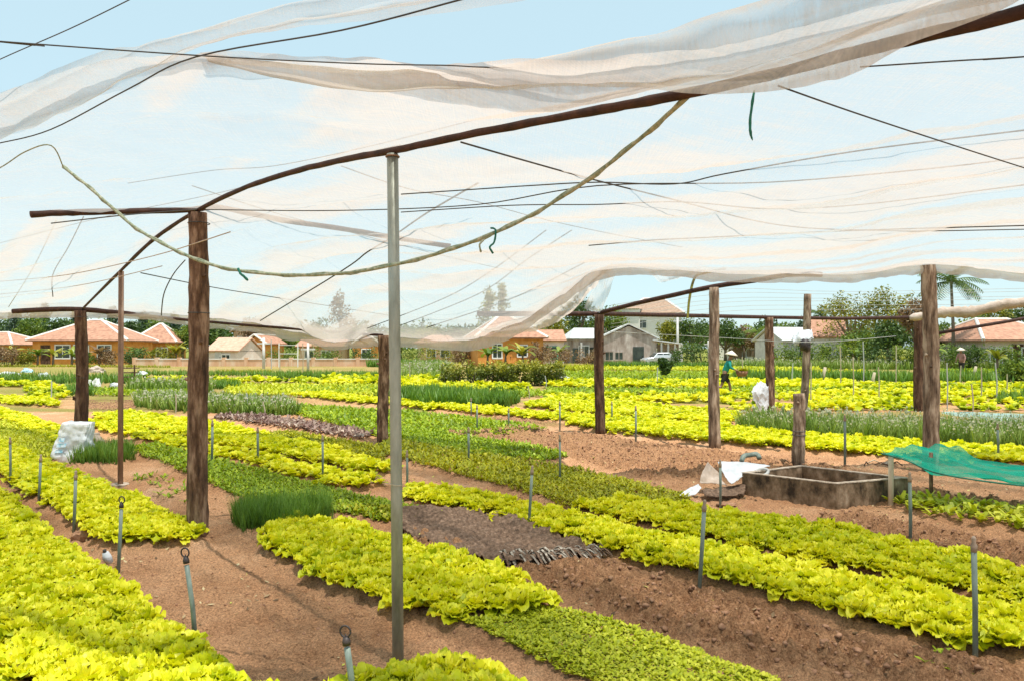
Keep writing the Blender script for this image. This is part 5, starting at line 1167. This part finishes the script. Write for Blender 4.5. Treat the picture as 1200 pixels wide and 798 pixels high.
def porch():
    x0 = (775 - 600) / F_PX * 74 - 1.3 - (740.5 - 600) / F_PX * 74; hw = 3.0
    b = MB().raw([(hw - .6, -4.7, 1.95 + .55), (hw + 2.4, -4.7, 1.55 + .55), (hw + 2.4, 3, 1.55 + .55), (hw - .6, 3, 1.95 + .55)], [(0, 1, 2, 3)]); o = b.build('porch_roof', M['roof_grey'], gh); md = o.modifiers.new('t', 'SOLIDIFY'); md.thickness = .12
    for k in range(4): MB().box(hw + .3 + k * .68 - .09, hw + .3 + k * .68 + .09, -4.5, -4.32, -.1, 2.2 - k * .06).build('column', M['greycol'], gh)
    MB().box(hw + .1, hw + 2.3, -2.8, -2.6, -.1, 2.0).build('porch_wall', M['greywall'], gh)
    for (x, z) in ((-1.7, 3.0), (1.8, 2.9)): pass
porch()
t = house(664, 712, 77, 398, 386, 'low white roofed annex with pale columns left of the grey gabled house', M['greywall'], M['roof_grey'], 7, R(6), 'hip', ridge=.5, over=.3, wins=((-.35, .5, 1.0, 1.1), (.55, .5, .8, 1.1)), doors=((.15, .9, 1.7, M['glass']), (-.8, .8, 1.6, M['glass'])), trim=False)
for k in (-.5, .35): MB().box(k * 2 - .1, k * 2 + .1, -3.6, -3.4, -.1, 2.2).build('column', M['greycol'], t)
t = house(735, 810, 98, 368, 351, 'tall cream two-storey house with a brown hip roof behind the grey house', M['cream'], M['roof_brown'], 8, R(-14), 'hip', ridge=.3, over=.5, wins=((-.35, .78, 1.1, 1.0), (-.35, .35, 1.1, 1.2), (.3, .35, 1.1, 1.2)), trim=True)
MB().box(-5.0, -1.6, -5.4, -3.4, -.3, 6.9).build('stair_tower', M['cream'], t)
MB().raw([(-5.3, -5.7, 6.9), (-1.3, -5.7, 6.9), (-1.3, -3, 7.2), (-5.3, -3, 7.2)], [(0, 1, 2, 3)]).build('tower_roof', M['roof_brown'], t)
f = MB().box(-3.4, -2.4, -5.47, -5.404, 3.7, 4.6).build('window', M['greycol'], t); MB().box(-3.3, -2.5, -5.50, -5.474, 3.8, 4.5).build('pane', M['glass'], f)
house(1142, 1262, 56, 400, 376, 'low house with a broad red tiled hip roof and white ridges at the right edge', M['pink'], M['roof_red'], 8, R(6), 'hip', ridge=.35, over=.7, wins=((-.75, .5, .8, 1), (-.45, .5, .8, 1), (.1, .5, 1, 1)), doors=((-.15, .9, 1.9, M['post_dark']),))
house(958, 1003, 76, 396, 374, 'house with a red gable roof peeping out of trees behind the leaning post', M['greycol'], M['roof_red'], 6, R(-20), 'side', over=.3, wins=((0, .5, 1, .9),), trim=False)
house(906, 958, 80, 400, 385, 'house with a pale sheet roof half hidden by trees left of the leaning post', M['greycol'], M['roof_grey'], 6, R(14), 'side', over=.3, wins=((.2, .5, 1, .9),), trim=False)
# boundary walls
def wall_run(px0, px1, py_b, py_t, label, m, name='boundary_wall', rail=M['ridge'], posts=9):
    Y = F_PX * CAM_H / (py_b - HZ); x0 = (px0 - 600) / F_PX * Y; x1 = (px1 - 600) / F_PX * Y; h = CAM_H - (py_t - HZ) / F_PX * Y
    t = empty(name, ((x0 + x1) / 2, Y, 0), label, 'wall'); w_ = (x1 - x0) / 2
    MB().box(-w_, w_, -.1, .1, -.3, h - .08).build('panel', m, t)
    MB().box(-w_ - .02, w_ + .02, -.14, .14, h - .078, h).build('coping', rail, t)
    for k in range(posts): x = -w_ + 2 * w_ * k / (posts - 1); MB().box(x - .16, x + .16, -.16, .16, -.3, h + .10).build('pillar', m, t)
wall_run(158, 446, 429, 420, 'long low faded orange boundary wall before the houses on the left', M['wallorange'], posts=12)
wall_run(842, 902, 421.5, 405, 'cream garden wall with pillars behind the farmer in teal', M['cream'], posts=5)
t = empty('gate', (G(861, 421.5)[0], G(861, 421.5)[1] - .25, 0), 'dark red-brown panel gate set in the cream garden wall', 'gate')
MB().box(-.9, .9, -.05, .05, .05, 1.5).build('gate_leaf', M['roof_brown'], t); MB().box(-.95, -.9, -.07, .07, -.1, 1.7).build('gate_post', M['white'], t); MB().box(.9, .95, -.07, .07, -.1, 1.7).build('gate_post', M['white'], t)
t = empty('grille_panel', (G(882, 421.5)[0], G(882, 421.5)[1] - .22, 0), 'brown square grille in the cream garden wall right of the gate', 'grille')
b = MB(); [b.box(-.8 + k * .2, -.7 + k * .2, -.04, .04, .5, 1.4) for k in range(8)]; b.build('bars', M['roof_brown'], t)
# utility pole
def upole(px, pb, pt_, lb, r=.13):
    g = G(px, pb); h = (pb - pt_) * g[1] / F_PX; t = empty('utility_pole', (g[0], g[1], 0), lb, 'utility pole')
    MB().tube([(0, 0, -.2), (0, 0, h)], [r, r * .8], 10).build('pole_shaft', M['greycol'], t, True); MB().box(-.5, .5, -.06, .06, h - .5, h - .38).build('cross_arm', M['greycol'], t)
upole(794, 424, 372, 'pale concrete utility pole right of the grey house porch', .16)
upole(309, 432, 396, 'pale concrete utility pole before the orange wall left of centre', .12)
upole(361, 434, 402, 'thin utility pole before the orange wall under the net hem', .10)
upole(830, 424, 399, 'short pale pole under the dark trees left of the gate', .10)
def goal(px0, px1, pb, pt_, lb):
    g0 = G(px0, pb); g1 = G(px1, pb); h = (pb - pt_) * g0[1] / F_PX; t = empty('rail_frame', (g0[0], g0[1], 0), lb, 'frame'); W_ = g1[0] - g0[0]
    MB().box(-.04, .04, -.04, .04, -.1, h).build('upright', M['white'], t); MB().box(W_ - .04, W_ + .04, -.04, .04, -.1, h).build('upright', M['white'], t)
    for k in (.55, .9): MB().box(.042, W_ - .042, -.03, .03, h * k, h * k + .05).build('bar', M['white'], t)
goal(327, 349, 430, 402, 'white open rail frame behind the orange wall under the net hem')
# car
def car():
    Y = 71; x = (774 - 600) / F_PX * Y; t = empty('parked_car', (x, Y, -.25), 'small silver car parked in front of the grey gabled house', 'car', None, R(8))
    prof = [(-1.75, .35), (-1.8, .75), (-1.55, .92), (-.95, 1.0), (-.5, 1.42), (.65, 1.45), (1.25, 1.02), (1.75, .95), (1.85, .6), (1.8, .35)]
    n = len(prof); v = []; 
    for (sy, inset) in ((-.75, 0), (.75, 0)):
        for (px_, z_) in prof: v.append((px_, sy * (1 if z_ < 1.1 else .82), z_))
    f = [tuple(range(n))[::-1], tuple(range(n, 2 * n))] + [(k, (k + 1) % n, n + (k + 1) % n, n + k) for k in range(n)]
    o = MB().raw(v, f).build('car_body', M['carpaint'], t); md = o.modifiers.new('b', 'BEVEL'); md.width = .05; md.segments = 2
    MB().raw([(-.80, -.70, 1.06), (.0, -.70, 1.06), (.0, -.665, 1.36), (-.48, -.665, 1.36)], [(0, 1, 2, 3)]).build('side_window', M['glass'], t)
    MB().raw([(.08, -.70, 1.06), (1.05, -.70, 1.06), (.62, -.665, 1.36), (.08, -.665, 1.36)], [(0, 1, 2, 3)]).build('side_window', M['glass'], t)
    MB().raw([(-.98, -.58, 1.03), (-.98, .58, 1.03), (-.55, .52, 1.40), (-.55, -.52, 1.40)], [(0, 1, 2, 3)]).build('windscreen', M['glass'], t)
    for xx in (-1.15, 1.15):
        for yy in (-.72, .72):
            w_ = MB().tube([(xx, yy - .1, .31), (xx, yy + .1, .31)], .31, 18).build('wheel', M['tyre'], t); MB().tube([(xx, yy - .12, .31), (xx, yy - .103, .31)], .18, 14).build('rim', M['greycol'], w_)
    for yy in (-.5, .5): MB().box(-1.84, -1.79, yy - .15, yy + .15, .68, .82).build('headlight', M['white'], t)
car()

# ------------------------------------------------------------------ trees and shrubs
def leaves(centres, n, spread, size, seed, flat=1.0, droop=0):
    r = np.random.default_rng(seed); c = np.repeat(np.asarray(centres), n, 0); m = len(c)
    d = r.normal(size=(m, 3)); d /= np.linalg.norm(d, axis=1)[:, None]; d *= (r.random((m, 1)) ** .45) * spread * np.array([1, 1, flat])
    p = c + d
    a = r.normal(size=(m, 3)); a /= np.linalg.norm(a, axis=1)[:, None]; b = np.cross(a, r.normal(size=(m, 3))); b /= np.linalg.norm(b, axis=1)[:, None]
    if droop: a = a * (1 - droop) + np.array([0, 0, -1]) * droop; a /= np.linalg.norm(a, axis=1)[:, None]
    s = size * r.uniform(.6, 1.3, (m, 1)); a *= s; b *= s * .45
    V = np.stack([p - a, p + b, p + a, p - b], 1).reshape(-1, 3); F = np.arange(4 * m).reshape(-1, 4)
    cl = np.repeat(r.uniform(-.3, .3, len(centres)), n); q = np.clip(.45 + cl + r.uniform(-.25, .25, m), 0, 1)
    return V, F, np.repeat(q, 4)
def tree(px, Y, py_top, wpx, label, kind='round', mat='tree_mid', group=None, name='tree', py_low=None, seed=None):
    seed = seed if seed is not None else int(px * 7 + Y * 13)
    r = np.random.default_rng(seed); x = (px - 600) / F_PX * Y; h = (CAM_H + (HZ - py_top) / F_PX * Y) * 1.05; w_ = wpx / F_PX * Y / 2 * 1.1
    t = empty(name, (x, Y, 0), label, 'tree', group)
    zb = .28 * h if py_low is None else max(.2, CAM_H + (HZ - py_low) / F_PX * Y)
    tr = MB()
    if kind == 'round':
        n = 34; c = []
        for i in range(n):
            a = r.uniform(0, 6.28); e = math.asin(r.uniform(-.6, 1)); q = r.random() ** .35
            zc = zb + (h - zb) * .5; c.append((math.cos(a) * math.cos(e) * w_ * .82 * q, math.sin(a) * math.cos(e) * w_ * .82 * q, zc + math.sin(e) * (h - zb) * .44 * q + r.uniform(-.15, .15)))
        V, F, Q = leaves(c, 60, w_ * .30 + .15, .16 * max(1, Y / 80), seed)
        tr.tube([(0, 0, -.2), (.1 * r.normal(), 0, zb), (.2 * r.normal(), 0, h * .6)], [.07 * w_ + .06, .05 * w_ + .05, .04], 8, True, .1)
        for k in range(5): p = c[k]; tr.tube([(0, 0, zb * .9), (p[0] * .5, p[1] * .5, (zb + p[2]) * .5), p], [.05 * w_, .035 * w_, .015], 6)
    elif kind == 'casuarina':
        c = []; n = 30
        for i in range(n):
            k = i / n; z_ = zb + (h - zb) * k; rr = w_ * (1 - k * .85) * r.uniform(.3, 1); a = r.uniform(0, 6.28); c.append((math.cos(a) * rr, math.sin(a) * rr, z_ + .1 * h * r.uniform(-1, 1) * (1 - k)))
        c.append((0, 0, h * .97)); V, F, Q = leaves(c, 42, w_ * .28 + .1, .20 * max(1, Y / 90), seed, 1.5, .35)
        tr.tube([(0, 0, -.2), (0, 0, h * .5), (.1, 0, h * .96)], [.14, .10, .03], 7, True, .1)
        for k in range(6): p = c[4 + k * 4]; tr.tube([(0, 0, max(p[2] - .4, .5)), p], [.04, .015], 5)
    elif kind == 'palm':
        bend = r.uniform(-.6, .6); tr.tube([(0, 0, -.2), (bend * .3, 0, h * .4), (bend, 0, h * .82)], [.17, .13, .10], 9, True, .08)
        top = np.array([bend, 0, h * .82]); VV = []; n_ = 0; parts = []
        for k in range(17):
            a = k * 2.399 + r.uniform(-.2, .2); el = R(r.uniform(-5, 75)); L = w_ * r.uniform(.85, 1.1); cu = R(r.uniform(55, 95)); ns = 15; p = top.copy(); e = el
            prev = p.copy()
            for i in range(ns):
                e -= cu / ns; dr = np.array([math.cos(e) * math.cos(a), math.cos(e) * math.sin(a), math.sin(e)]); p = p + dr * L / ns
                sd = np.array([-math.sin(a), math.cos(a), 0]); ll = L * .30 * math.sin(math.pi * (.12 + .85 * i / ns)); wd = L / ns * .34
                for s_ in (-1, 1):
                    tip = p + sd * s_ * ll * .8 + dr * ll * .35 - np.array([0, 0, ll * .45]); parts.append((np.array([p - dr * wd, p + dr * wd, tip + dr * wd * .3, tip - dr * wd * .3]), np.array([[0, 1, 2, 3]]), np.clip(r.uniform(.15, .85), 0, 1)))
                parts.append((np.array([prev - [0, 0, .02], prev + [0, 0, .03], p + [0, 0, .03], p - [0, 0, .02]]), np.array([[0, 1, 2, 3]]), .9)); prev = p.copy()
        V, F, Q = join(parts)
    tr.build('trunk', M['bark'], t, True)
    bulk('crown', V, F, M[mat], Q, t)
    return t
TREES = [
 # px, Y, top, width, kind, mat, label
 (-12, 100, 368, 40, 'casuarina', 'tree_blue', 'feathery dark tree at the very left edge behind the cut-off orange house'),
 (17, 108, 372, 34, 'casuarina', 'tree_blue', 'feathery tree between the cut-off orange house and the left orange house'),
 (36, 100, 376, 34, 'round', 'tree_mid', 'rounded green tree behind the left slope of the left orange house'),
 (52, 112, 362, 22, 'casuarina', 'tree_blue', 'tallest feathery tree behind the left orange house'),
 (70, 104, 374, 34, 'round', 'tree_dark', 'dark rounded tree behind the ridge of the left orange house'),
 (88, 112, 371, 22, 'casuarina', 'tree_blue', 'thin feathery tree just left of the dark post'),
 (112, 104, 373, 34, 'round', 'tree_mid', 'green rounded tree just right of the dark post head'),
 (131, 110, 366, 28, 'casuarina', 'tree_blue', 'feathery tree behind the thin rusty pole'),
 (150, 100, 378, 30, 'round', 'tree_dark', 'dark tree behind the left slope of the small steep roof'),
 (168, 114, 372, 24, 'casuarina', 'tree_blue', 'feathery tree above the small steep red roof'),
 (186, 104, 377, 30, 'round', 'tree_mid', 'green tree behind the right slope of the small steep red roof'),
 (205, 112, 374, 26, 'casuarina', 'tree_blue', 'feathery tree just left of the thick brown post'),
 (214, 86, 386, 32, 'round', 'tree_mid', 'bushy green tree partly hidden by the thick brown post'),
 (248, 100, 384, 32, 'round', 'tree_dark', 'dark tree behind the little pink house'),
 (300, 92, 374, 40, 'round', 'tree_dry', 'dry brownish creeper-covered tree above the little pink house'),
 (328, 96, 392, 40, 'round', 'tree_mid', 'green tree left of the white rail frame'),
 (362, 100, 388, 44, 'round', 'tree_olive', 'olive tree behind the white rail frame'),
 (398, 108, 352, 44, 'casuarina', 'tree_dry', 'tall thin dry tree seen through the net left of the steel pole'),
 (425, 96, 386, 40, 'round', 'tree_dark', 'dark tree behind the orange gable by the middle post'),
 (470, 96, 388, 36, 'round', 'tree_mid', 'green tree behind the steel pole'),
 (505, 92, 384, 40, 'round', 'tree_olive', 'olive tree behind the red roofed house right of the steel pole'),
 (532, 90, 386, 30, 'round', 'tree_dark', 'dark tree just left of the pointed orange house'),
 (572, 112, 345, 34, 'casuarina', 'tree_olive', 'left one of two tall feathery trees seen through the net above the orange house'),
 (588, 116, 338, 26, 'casuarina', 'tree_olive', 'right one of two tall feathery trees seen through the net above the orange house'),
 (643, 92, 366, 44, 'round', 'tree_olive', 'olive tree under the drooping net corner'),
 (676, 94, 350, 46, 'round', 'tree_dark', 'big dark tree left of the dark post'),
 (712, 96, 362, 44, 'round', 'tree_mid', 'mid-green tree behind the ridge of the grey gabled house'),
 (812, 88, 373, 46, 'round', 'tree_dark', 'dense dark tree between the grey house and the pale post'),
 (786, 92, 376, 30, 'round', 'tree_olive', 'olive tree right behind the porch of the grey house'),
 (850, 94, 378, 40, 'round', 'tree_dark', 'dense dark tree behind the gate'),
 (884, 96, 384, 34, 'palm', 'tree_mid', 'low palm behind the cream garden wall'),
 (915, 98, 382, 40, 'round', 'tree_mid', 'green tree behind the pale sheet roof'),
 (872, 100, 386, 34, 'round', 'tree_dry', 'brownish tree behind the cream garden wall'),
 (940, 104, 380, 36, 'casuarina', 'tree_blue', 'feathery bluish tree left of the leaning post'),
 (968, 80, 361, 34, 'palm', 'tree_dark', 'dark small palm just right of the leaning post top'),
 (1000, 74, 348, 72, 'round', 'tree_olive', 'large yellowish rounded tree above the red gable roof'),
 (1042, 72, 342, 62, 'round', 'tree_olive', 'tallest yellowish rounded tree left of the thick mottled post'),
 (1044, 62, 380, 44, 'round', 'tree_dark', 'dark low tree under the rail left of the dark wooden post'),
 (1010, 66, 392, 50, 'round', 'tree_mid', 'green bushy tree before the red gable roof'),
 (1074, 68, 352, 36, 'round', 'tree_dry', 'brownish tree behind the dark post beside the mottled post'),
 (1118, 58, 314, 74, 'palm', 'tree_dark', 'tall coconut palm right of the thick mottled post'),
 (1106, 62, 382, 44, 'round', 'tree_mid', 'bushy tree at the foot of the coconut palm'),
 (1136, 66, 374, 44, 'round', 'tree_mid', 'green tree between the coconut palm and the broad red roof'),
 (1166, 90, 362, 40, 'round', 'tree_olive', 'olive tree behind the rolled net at the right'),
 (1196, 92, 352, 40, 'round', 'tree_dark', 'dark tree above the broad red roof at the right edge'),
 (1240, 88, 356, 60, 'round', 'tree_mid', 'green tree cut off by the right edge above the red roof')]
for px, Y, tp, wd, kind, mat, lb in TREES: tree(px, Y, tp, wd, lb, kind, mat)
# distant wood closing the horizon
def wood():
    r = np.random.default_rng(5); c = []
    for k in range(900):
        a = R(r.uniform(-42, 42)); d = r.uniform(125, 150); h = 4.2 + 2.4 * float(vnoise(np.array([a * 30]), np.array([0.0]), 8)[0]); c.append((d * math.sin(a), d * math.cos(a), r.uniform(.3, 1) ** .7 * h))
    V, F, Q = leaves(c, 34, 1.6, .42, 6); o = bulk('distant_wood', V, F, M['tree_dark'], Q); tag(o, 'dark distant wood closing the fields behind the houses', 'wood', None, 'stuff')
wood()

def banana(px, Y, ptop, label, mat='banana', n=9):
    x = (px - 600) / F_PX * Y; h = CAM_H + (HZ - ptop) / F_PX * Y; h = max(h, .8); r = np.random.default_rng(int(px * 3)); t = empty('banana_plant', (x, Y, 0), label, 'banana plant')
    MB().tube([(0, 0, -.1), (.03, 0, h * .3), (.05, 0, h * .55)], [.11, .09, .06], 9, True, .06).build('stem', M['bark'], t, True); parts = []
    for k in range(n):
        V, F = leaf_grid(h * r.uniform(.5, .65), h * .16, R(r.uniform(50, 82)), R(r.uniform(50, 120)), k * 2.399 + r.uniform(-.3, .3), 9, 3, -.3, .03, (.05, 0, h * r.uniform(.42, .55)), k, .5); parts.append((V, F, np.clip(.4 + r.uniform(-.35, .45), 0, 1)))
    V, F, Q = join(parts); bulk('leaf_blade', V, F, M[mat], Q, t)
def shrub(px, Y, ptop, wpx, label, mat='tree_mid', zmin=0, n=16, size=.10, name='shrub'):
    x = (px - 600) / F_PX * Y; h = max(CAM_H + (HZ - ptop) / F_PX * Y, .5); w_ = wpx / F_PX * Y / 2; r = np.random.default_rng(int(px * 5 + Y)); t = empty(name, (x, Y, 0), label, 'shrub')
    c = [(r.uniform(-1, 1) * w_ * .8, r.uniform(-1, 1) * min(w_, 1.2) * .7, h * (.25 + .6 * r.random())) for _ in range(n)]
    V, F, Q = leaves(c, 70, min(w_, h) * .38 + .08, size, int(px)); bulk('foliage', V, F, M[mat], Q, t)
    b = MB(); [b.tube([(q[0] * .3, q[1] * .3, -.05), (q[0] * .8, q[1] * .8, q[2] * .8)], [.03, .012], 5) for q in c[:6]]; b.build('stem', M['bark'], t)
for a in ((44, 66, 404, 'banana plant at the left corner of the left orange house'), (62, 64, 402, 'banana plant before the middle of the left orange house', 'tree_olive'), (14, 66, 402, 'banana plant before the cut-off orange house', 'tree_olive'), (84, 65, 404, 'banana plant before the window left of the dark post'),
          (116, 66, 400, 'banana plant between the dark post and the thin pole', 'tree_dry'), (160, 70, 402, 'banana plant right of the thin rusty pole'), (206, 68, 398, 'banana plant just left of the thick brown post', 'tree_olive'), (178, 70, 405, 'low banana plant before the small steep roofed house', 'tree_olive'),
          (571, 58, 400, 'banana plant before the left window of the pointed orange house'), (592, 58, 398, 'banana plant before the middle of the pointed orange house'), (612, 58, 396, 'banana plant before the right side of the pointed orange house', 'tree_olive'), (655, 66, 400, 'banana plant beside the green shutter', 'tree_mid'),
          (1092, 52, 398, 'banana plant behind the thick mottled post'), (1168, 50, 402, 'young banana plant before the broad red roof', 'tree_olive'), (1003, 60, 402, 'banana plant under the yellowish tree')): banana(*a)
for a in ((6, 64, 405, 26, 'dry brown shrub at the left edge before the cut-off house', 'tree_dry'), (30, 66, 410, 24, 'yellow-green shrub at the left corner of the left orange house', 'tree_olive'), (100, 66, 412, 26, 'low shrub behind the dark post', 'tree_mid'), (128, 66, 412, 24, 'dry shrub left of the thin rusty pole', 'tree_dry'),
          (158, 66, 408, 30, 'dark shrub right of the thin rusty pole', 'tree_dark'), (196, 68, 406, 36, 'yellowish shrub before the small steep roofed house', 'tree_olive'), (330, 74, 408, 40, 'green shrub behind the orange wall left of the rail frame', 'tree_mid'), (385, 74, 407, 46, 'long green shrub behind the orange wall under the net hem', 'tree_mid'),
          (425, 72, 406, 34, 'dark shrub behind the orange wall by the middle post', 'tree_dark'), (478, 74, 404, 40, 'green shrub right of the steel pole', 'tree_mid'), (515, 72, 402, 44, 'mixed shrub before the red roofed house right of the steel pole', 'tree_olive'), (540, 68, 404, 22, 'dry shrub at the left corner of the pointed orange house', 'tree_dry'),
          (632, 62, 400, 26, 'brownish dry shrub at the right corner of the pointed orange house', 'tree_dry'), (650, 64, 410, 34, 'low dry shrub before the green shuttered house', 'tree_dry'), (690, 68, 411, 30, 'low dry shrub left of the dark post foot', 'tree_dry'), (800, 64, 402, 30, 'dark shrub at the utility pole', 'tree_dark'), (825, 66, 400, 34, 'dark shrub left of the pale grey-brown post', 'tree_dark'),
          (918, 62, 404, 40, 'green shrub right of the cream garden wall', 'tree_mid'), (950, 60, 402, 40, 'green shrub behind the leaning post', 'tree_mid'), (985, 60, 404, 44, 'pale green shrub right of the leaning post', 'tree_mid'), (1030, 58, 404, 46, 'green shrub left of the dark wooden post', 'tree_dark'), (1064, 56, 405, 30, 'shrub behind the dark wooden post', 'tree_mid'),
          (1108, 54, 404, 40, 'green shrub left of the distant farmer', 'tree_mid'), (1140, 54, 404, 30, 'green shrub right of the distant farmer', 'tree_dark'), (1175, 52, 408, 50, 'green shrub before the broad red roof', 'tree_mid'), (1190, 34, 424, 26, 'dark leafy shrub in the far crops at the right edge', 'tree_mid'), (781, 40, 418, 14, 'small dark shrub in the far crops below the grey house porch', 'tree_dark')): shrub(*a)
# tall leafy hedge row in the middle distance
def hedge():
    c0 = G(517, 452); c1 = G(662, 454); t = empty('hedge_row', ((c0[0] + c1[0]) / 2, c0[1], 0), 'dense row of tall leafy bushes with yellowish tops standing before the pointed orange house', 'hedge')
    r = np.random.default_rng(9); W_ = (c1[0] - c0[0]) / 2; c = []
    for k in range(130): x = r.uniform(-W_, W_); c.append((x, r.uniform(-.4, 1.2), r.uniform(.12, .92) * (1 if x > -W_ + .6 else .8)))
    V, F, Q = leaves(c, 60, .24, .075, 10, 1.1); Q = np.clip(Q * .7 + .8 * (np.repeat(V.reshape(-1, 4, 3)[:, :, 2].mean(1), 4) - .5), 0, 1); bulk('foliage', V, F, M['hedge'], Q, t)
    b = MB(); [b.tube([(x, r.uniform(-.2, .8), -.05), (x + r.uniform(-.1, .1), .3, .6)], [.025, .012], 5) for x in np.linspace(-W_, W_, 40)]; b.build('stem', M['bark'], t)
hedge()
# white debris at the left
def pile(px, py, w_, h_, lb, cat, m=M['white_cloth'], seed=1):
    g = G(px, py); bm = bmesh.new(); bmesh.ops.create_icosphere(bm, subdivisions=3, radius=1)
    for v in bm.verts:
        n_ = float(fbm(np.array([v.co.x * 2.3 + px]), np.array([v.co.y * 2.1 + v.co.z * 2.7]), seed)[0]); q = .6 + .9 * n_; v.co = Vector((v.co.x * w_ * q, v.co.y * w_ * .6 * q, max(v.co.z, -.1) * h_ * q * 1.3))
    me = bpy.data.meshes.new('x'); bm.to_mesh(me); bm.free(); me.name = cat; o = link(cat.replace(' ', '_'), me, m, None, (g[0], g[1], 0)); tag(o, lb, cat)
pile(10, 440, .55, .18, 'heap of whitish rubbish at the left edge of the far field', 'rubbish heap')
pile(32, 436, .35, .2, 'pale bluish plastic bag on the far field below the left orange house', 'plastic bag', M['blue_print'], 3)
pile(50, 444, .35, .25, 'small white plastic bag lying in the green row left of the dark post', 'plastic bag', M['white_cloth'], 4)
pile(112, 436, .55, .3, 'heap of pale clutter behind the dark post', 'clutter heap', M['dirty_cloth'], 5)
pile(104, 455, .18, .28, 'left one of two white buckets standing right of the dark post', 'bucket', M['white'], 6)
pile(113, 455, .18, .28, 'right one of two white buckets standing right of the dark post', 'bucket', M['white'], 7)
pile(135, 453, .22, .14, 'white bag left of the thin rusty pole in the far field', 'plastic bag', M['white_cloth'], 8)
pile(166, 440, .3, .18, 'white bag before the orange wall left of the thick brown post', 'plastic bag', M['white_cloth'], 9)
pile(662, 448, .35, .2, 'white bag in the field right of the leafy hedge row', 'plastic bag', M['white_cloth'], 10)
pile(1054, 432, .5, .35, 'white bundle on a stick in the far field left of the dark wooden post', 'bundle', M['white_cloth'], 11)
pile(994, 420, .7, .3, 'white sheet lying behind the far crops right of the leaning post', 'sheet', M['white_cloth'], 12)
t = empty('wooden_crate_stack', (G(152, 449)[0], G(152, 449)[1], 0), 'small brown slatted rack right of the thin rusty pole in the far field', 'rack')
for k in range(4): MB().box(-.35, .35, -.2, .2, .08 + k * .2, .12 + k * .2).build('shelf', M['post'], t)
for sx in (-.33, .33): MB().box(sx - .03, sx + .03, -.23, -.203, 0, .85).build('leg', M['post_dark'], t)
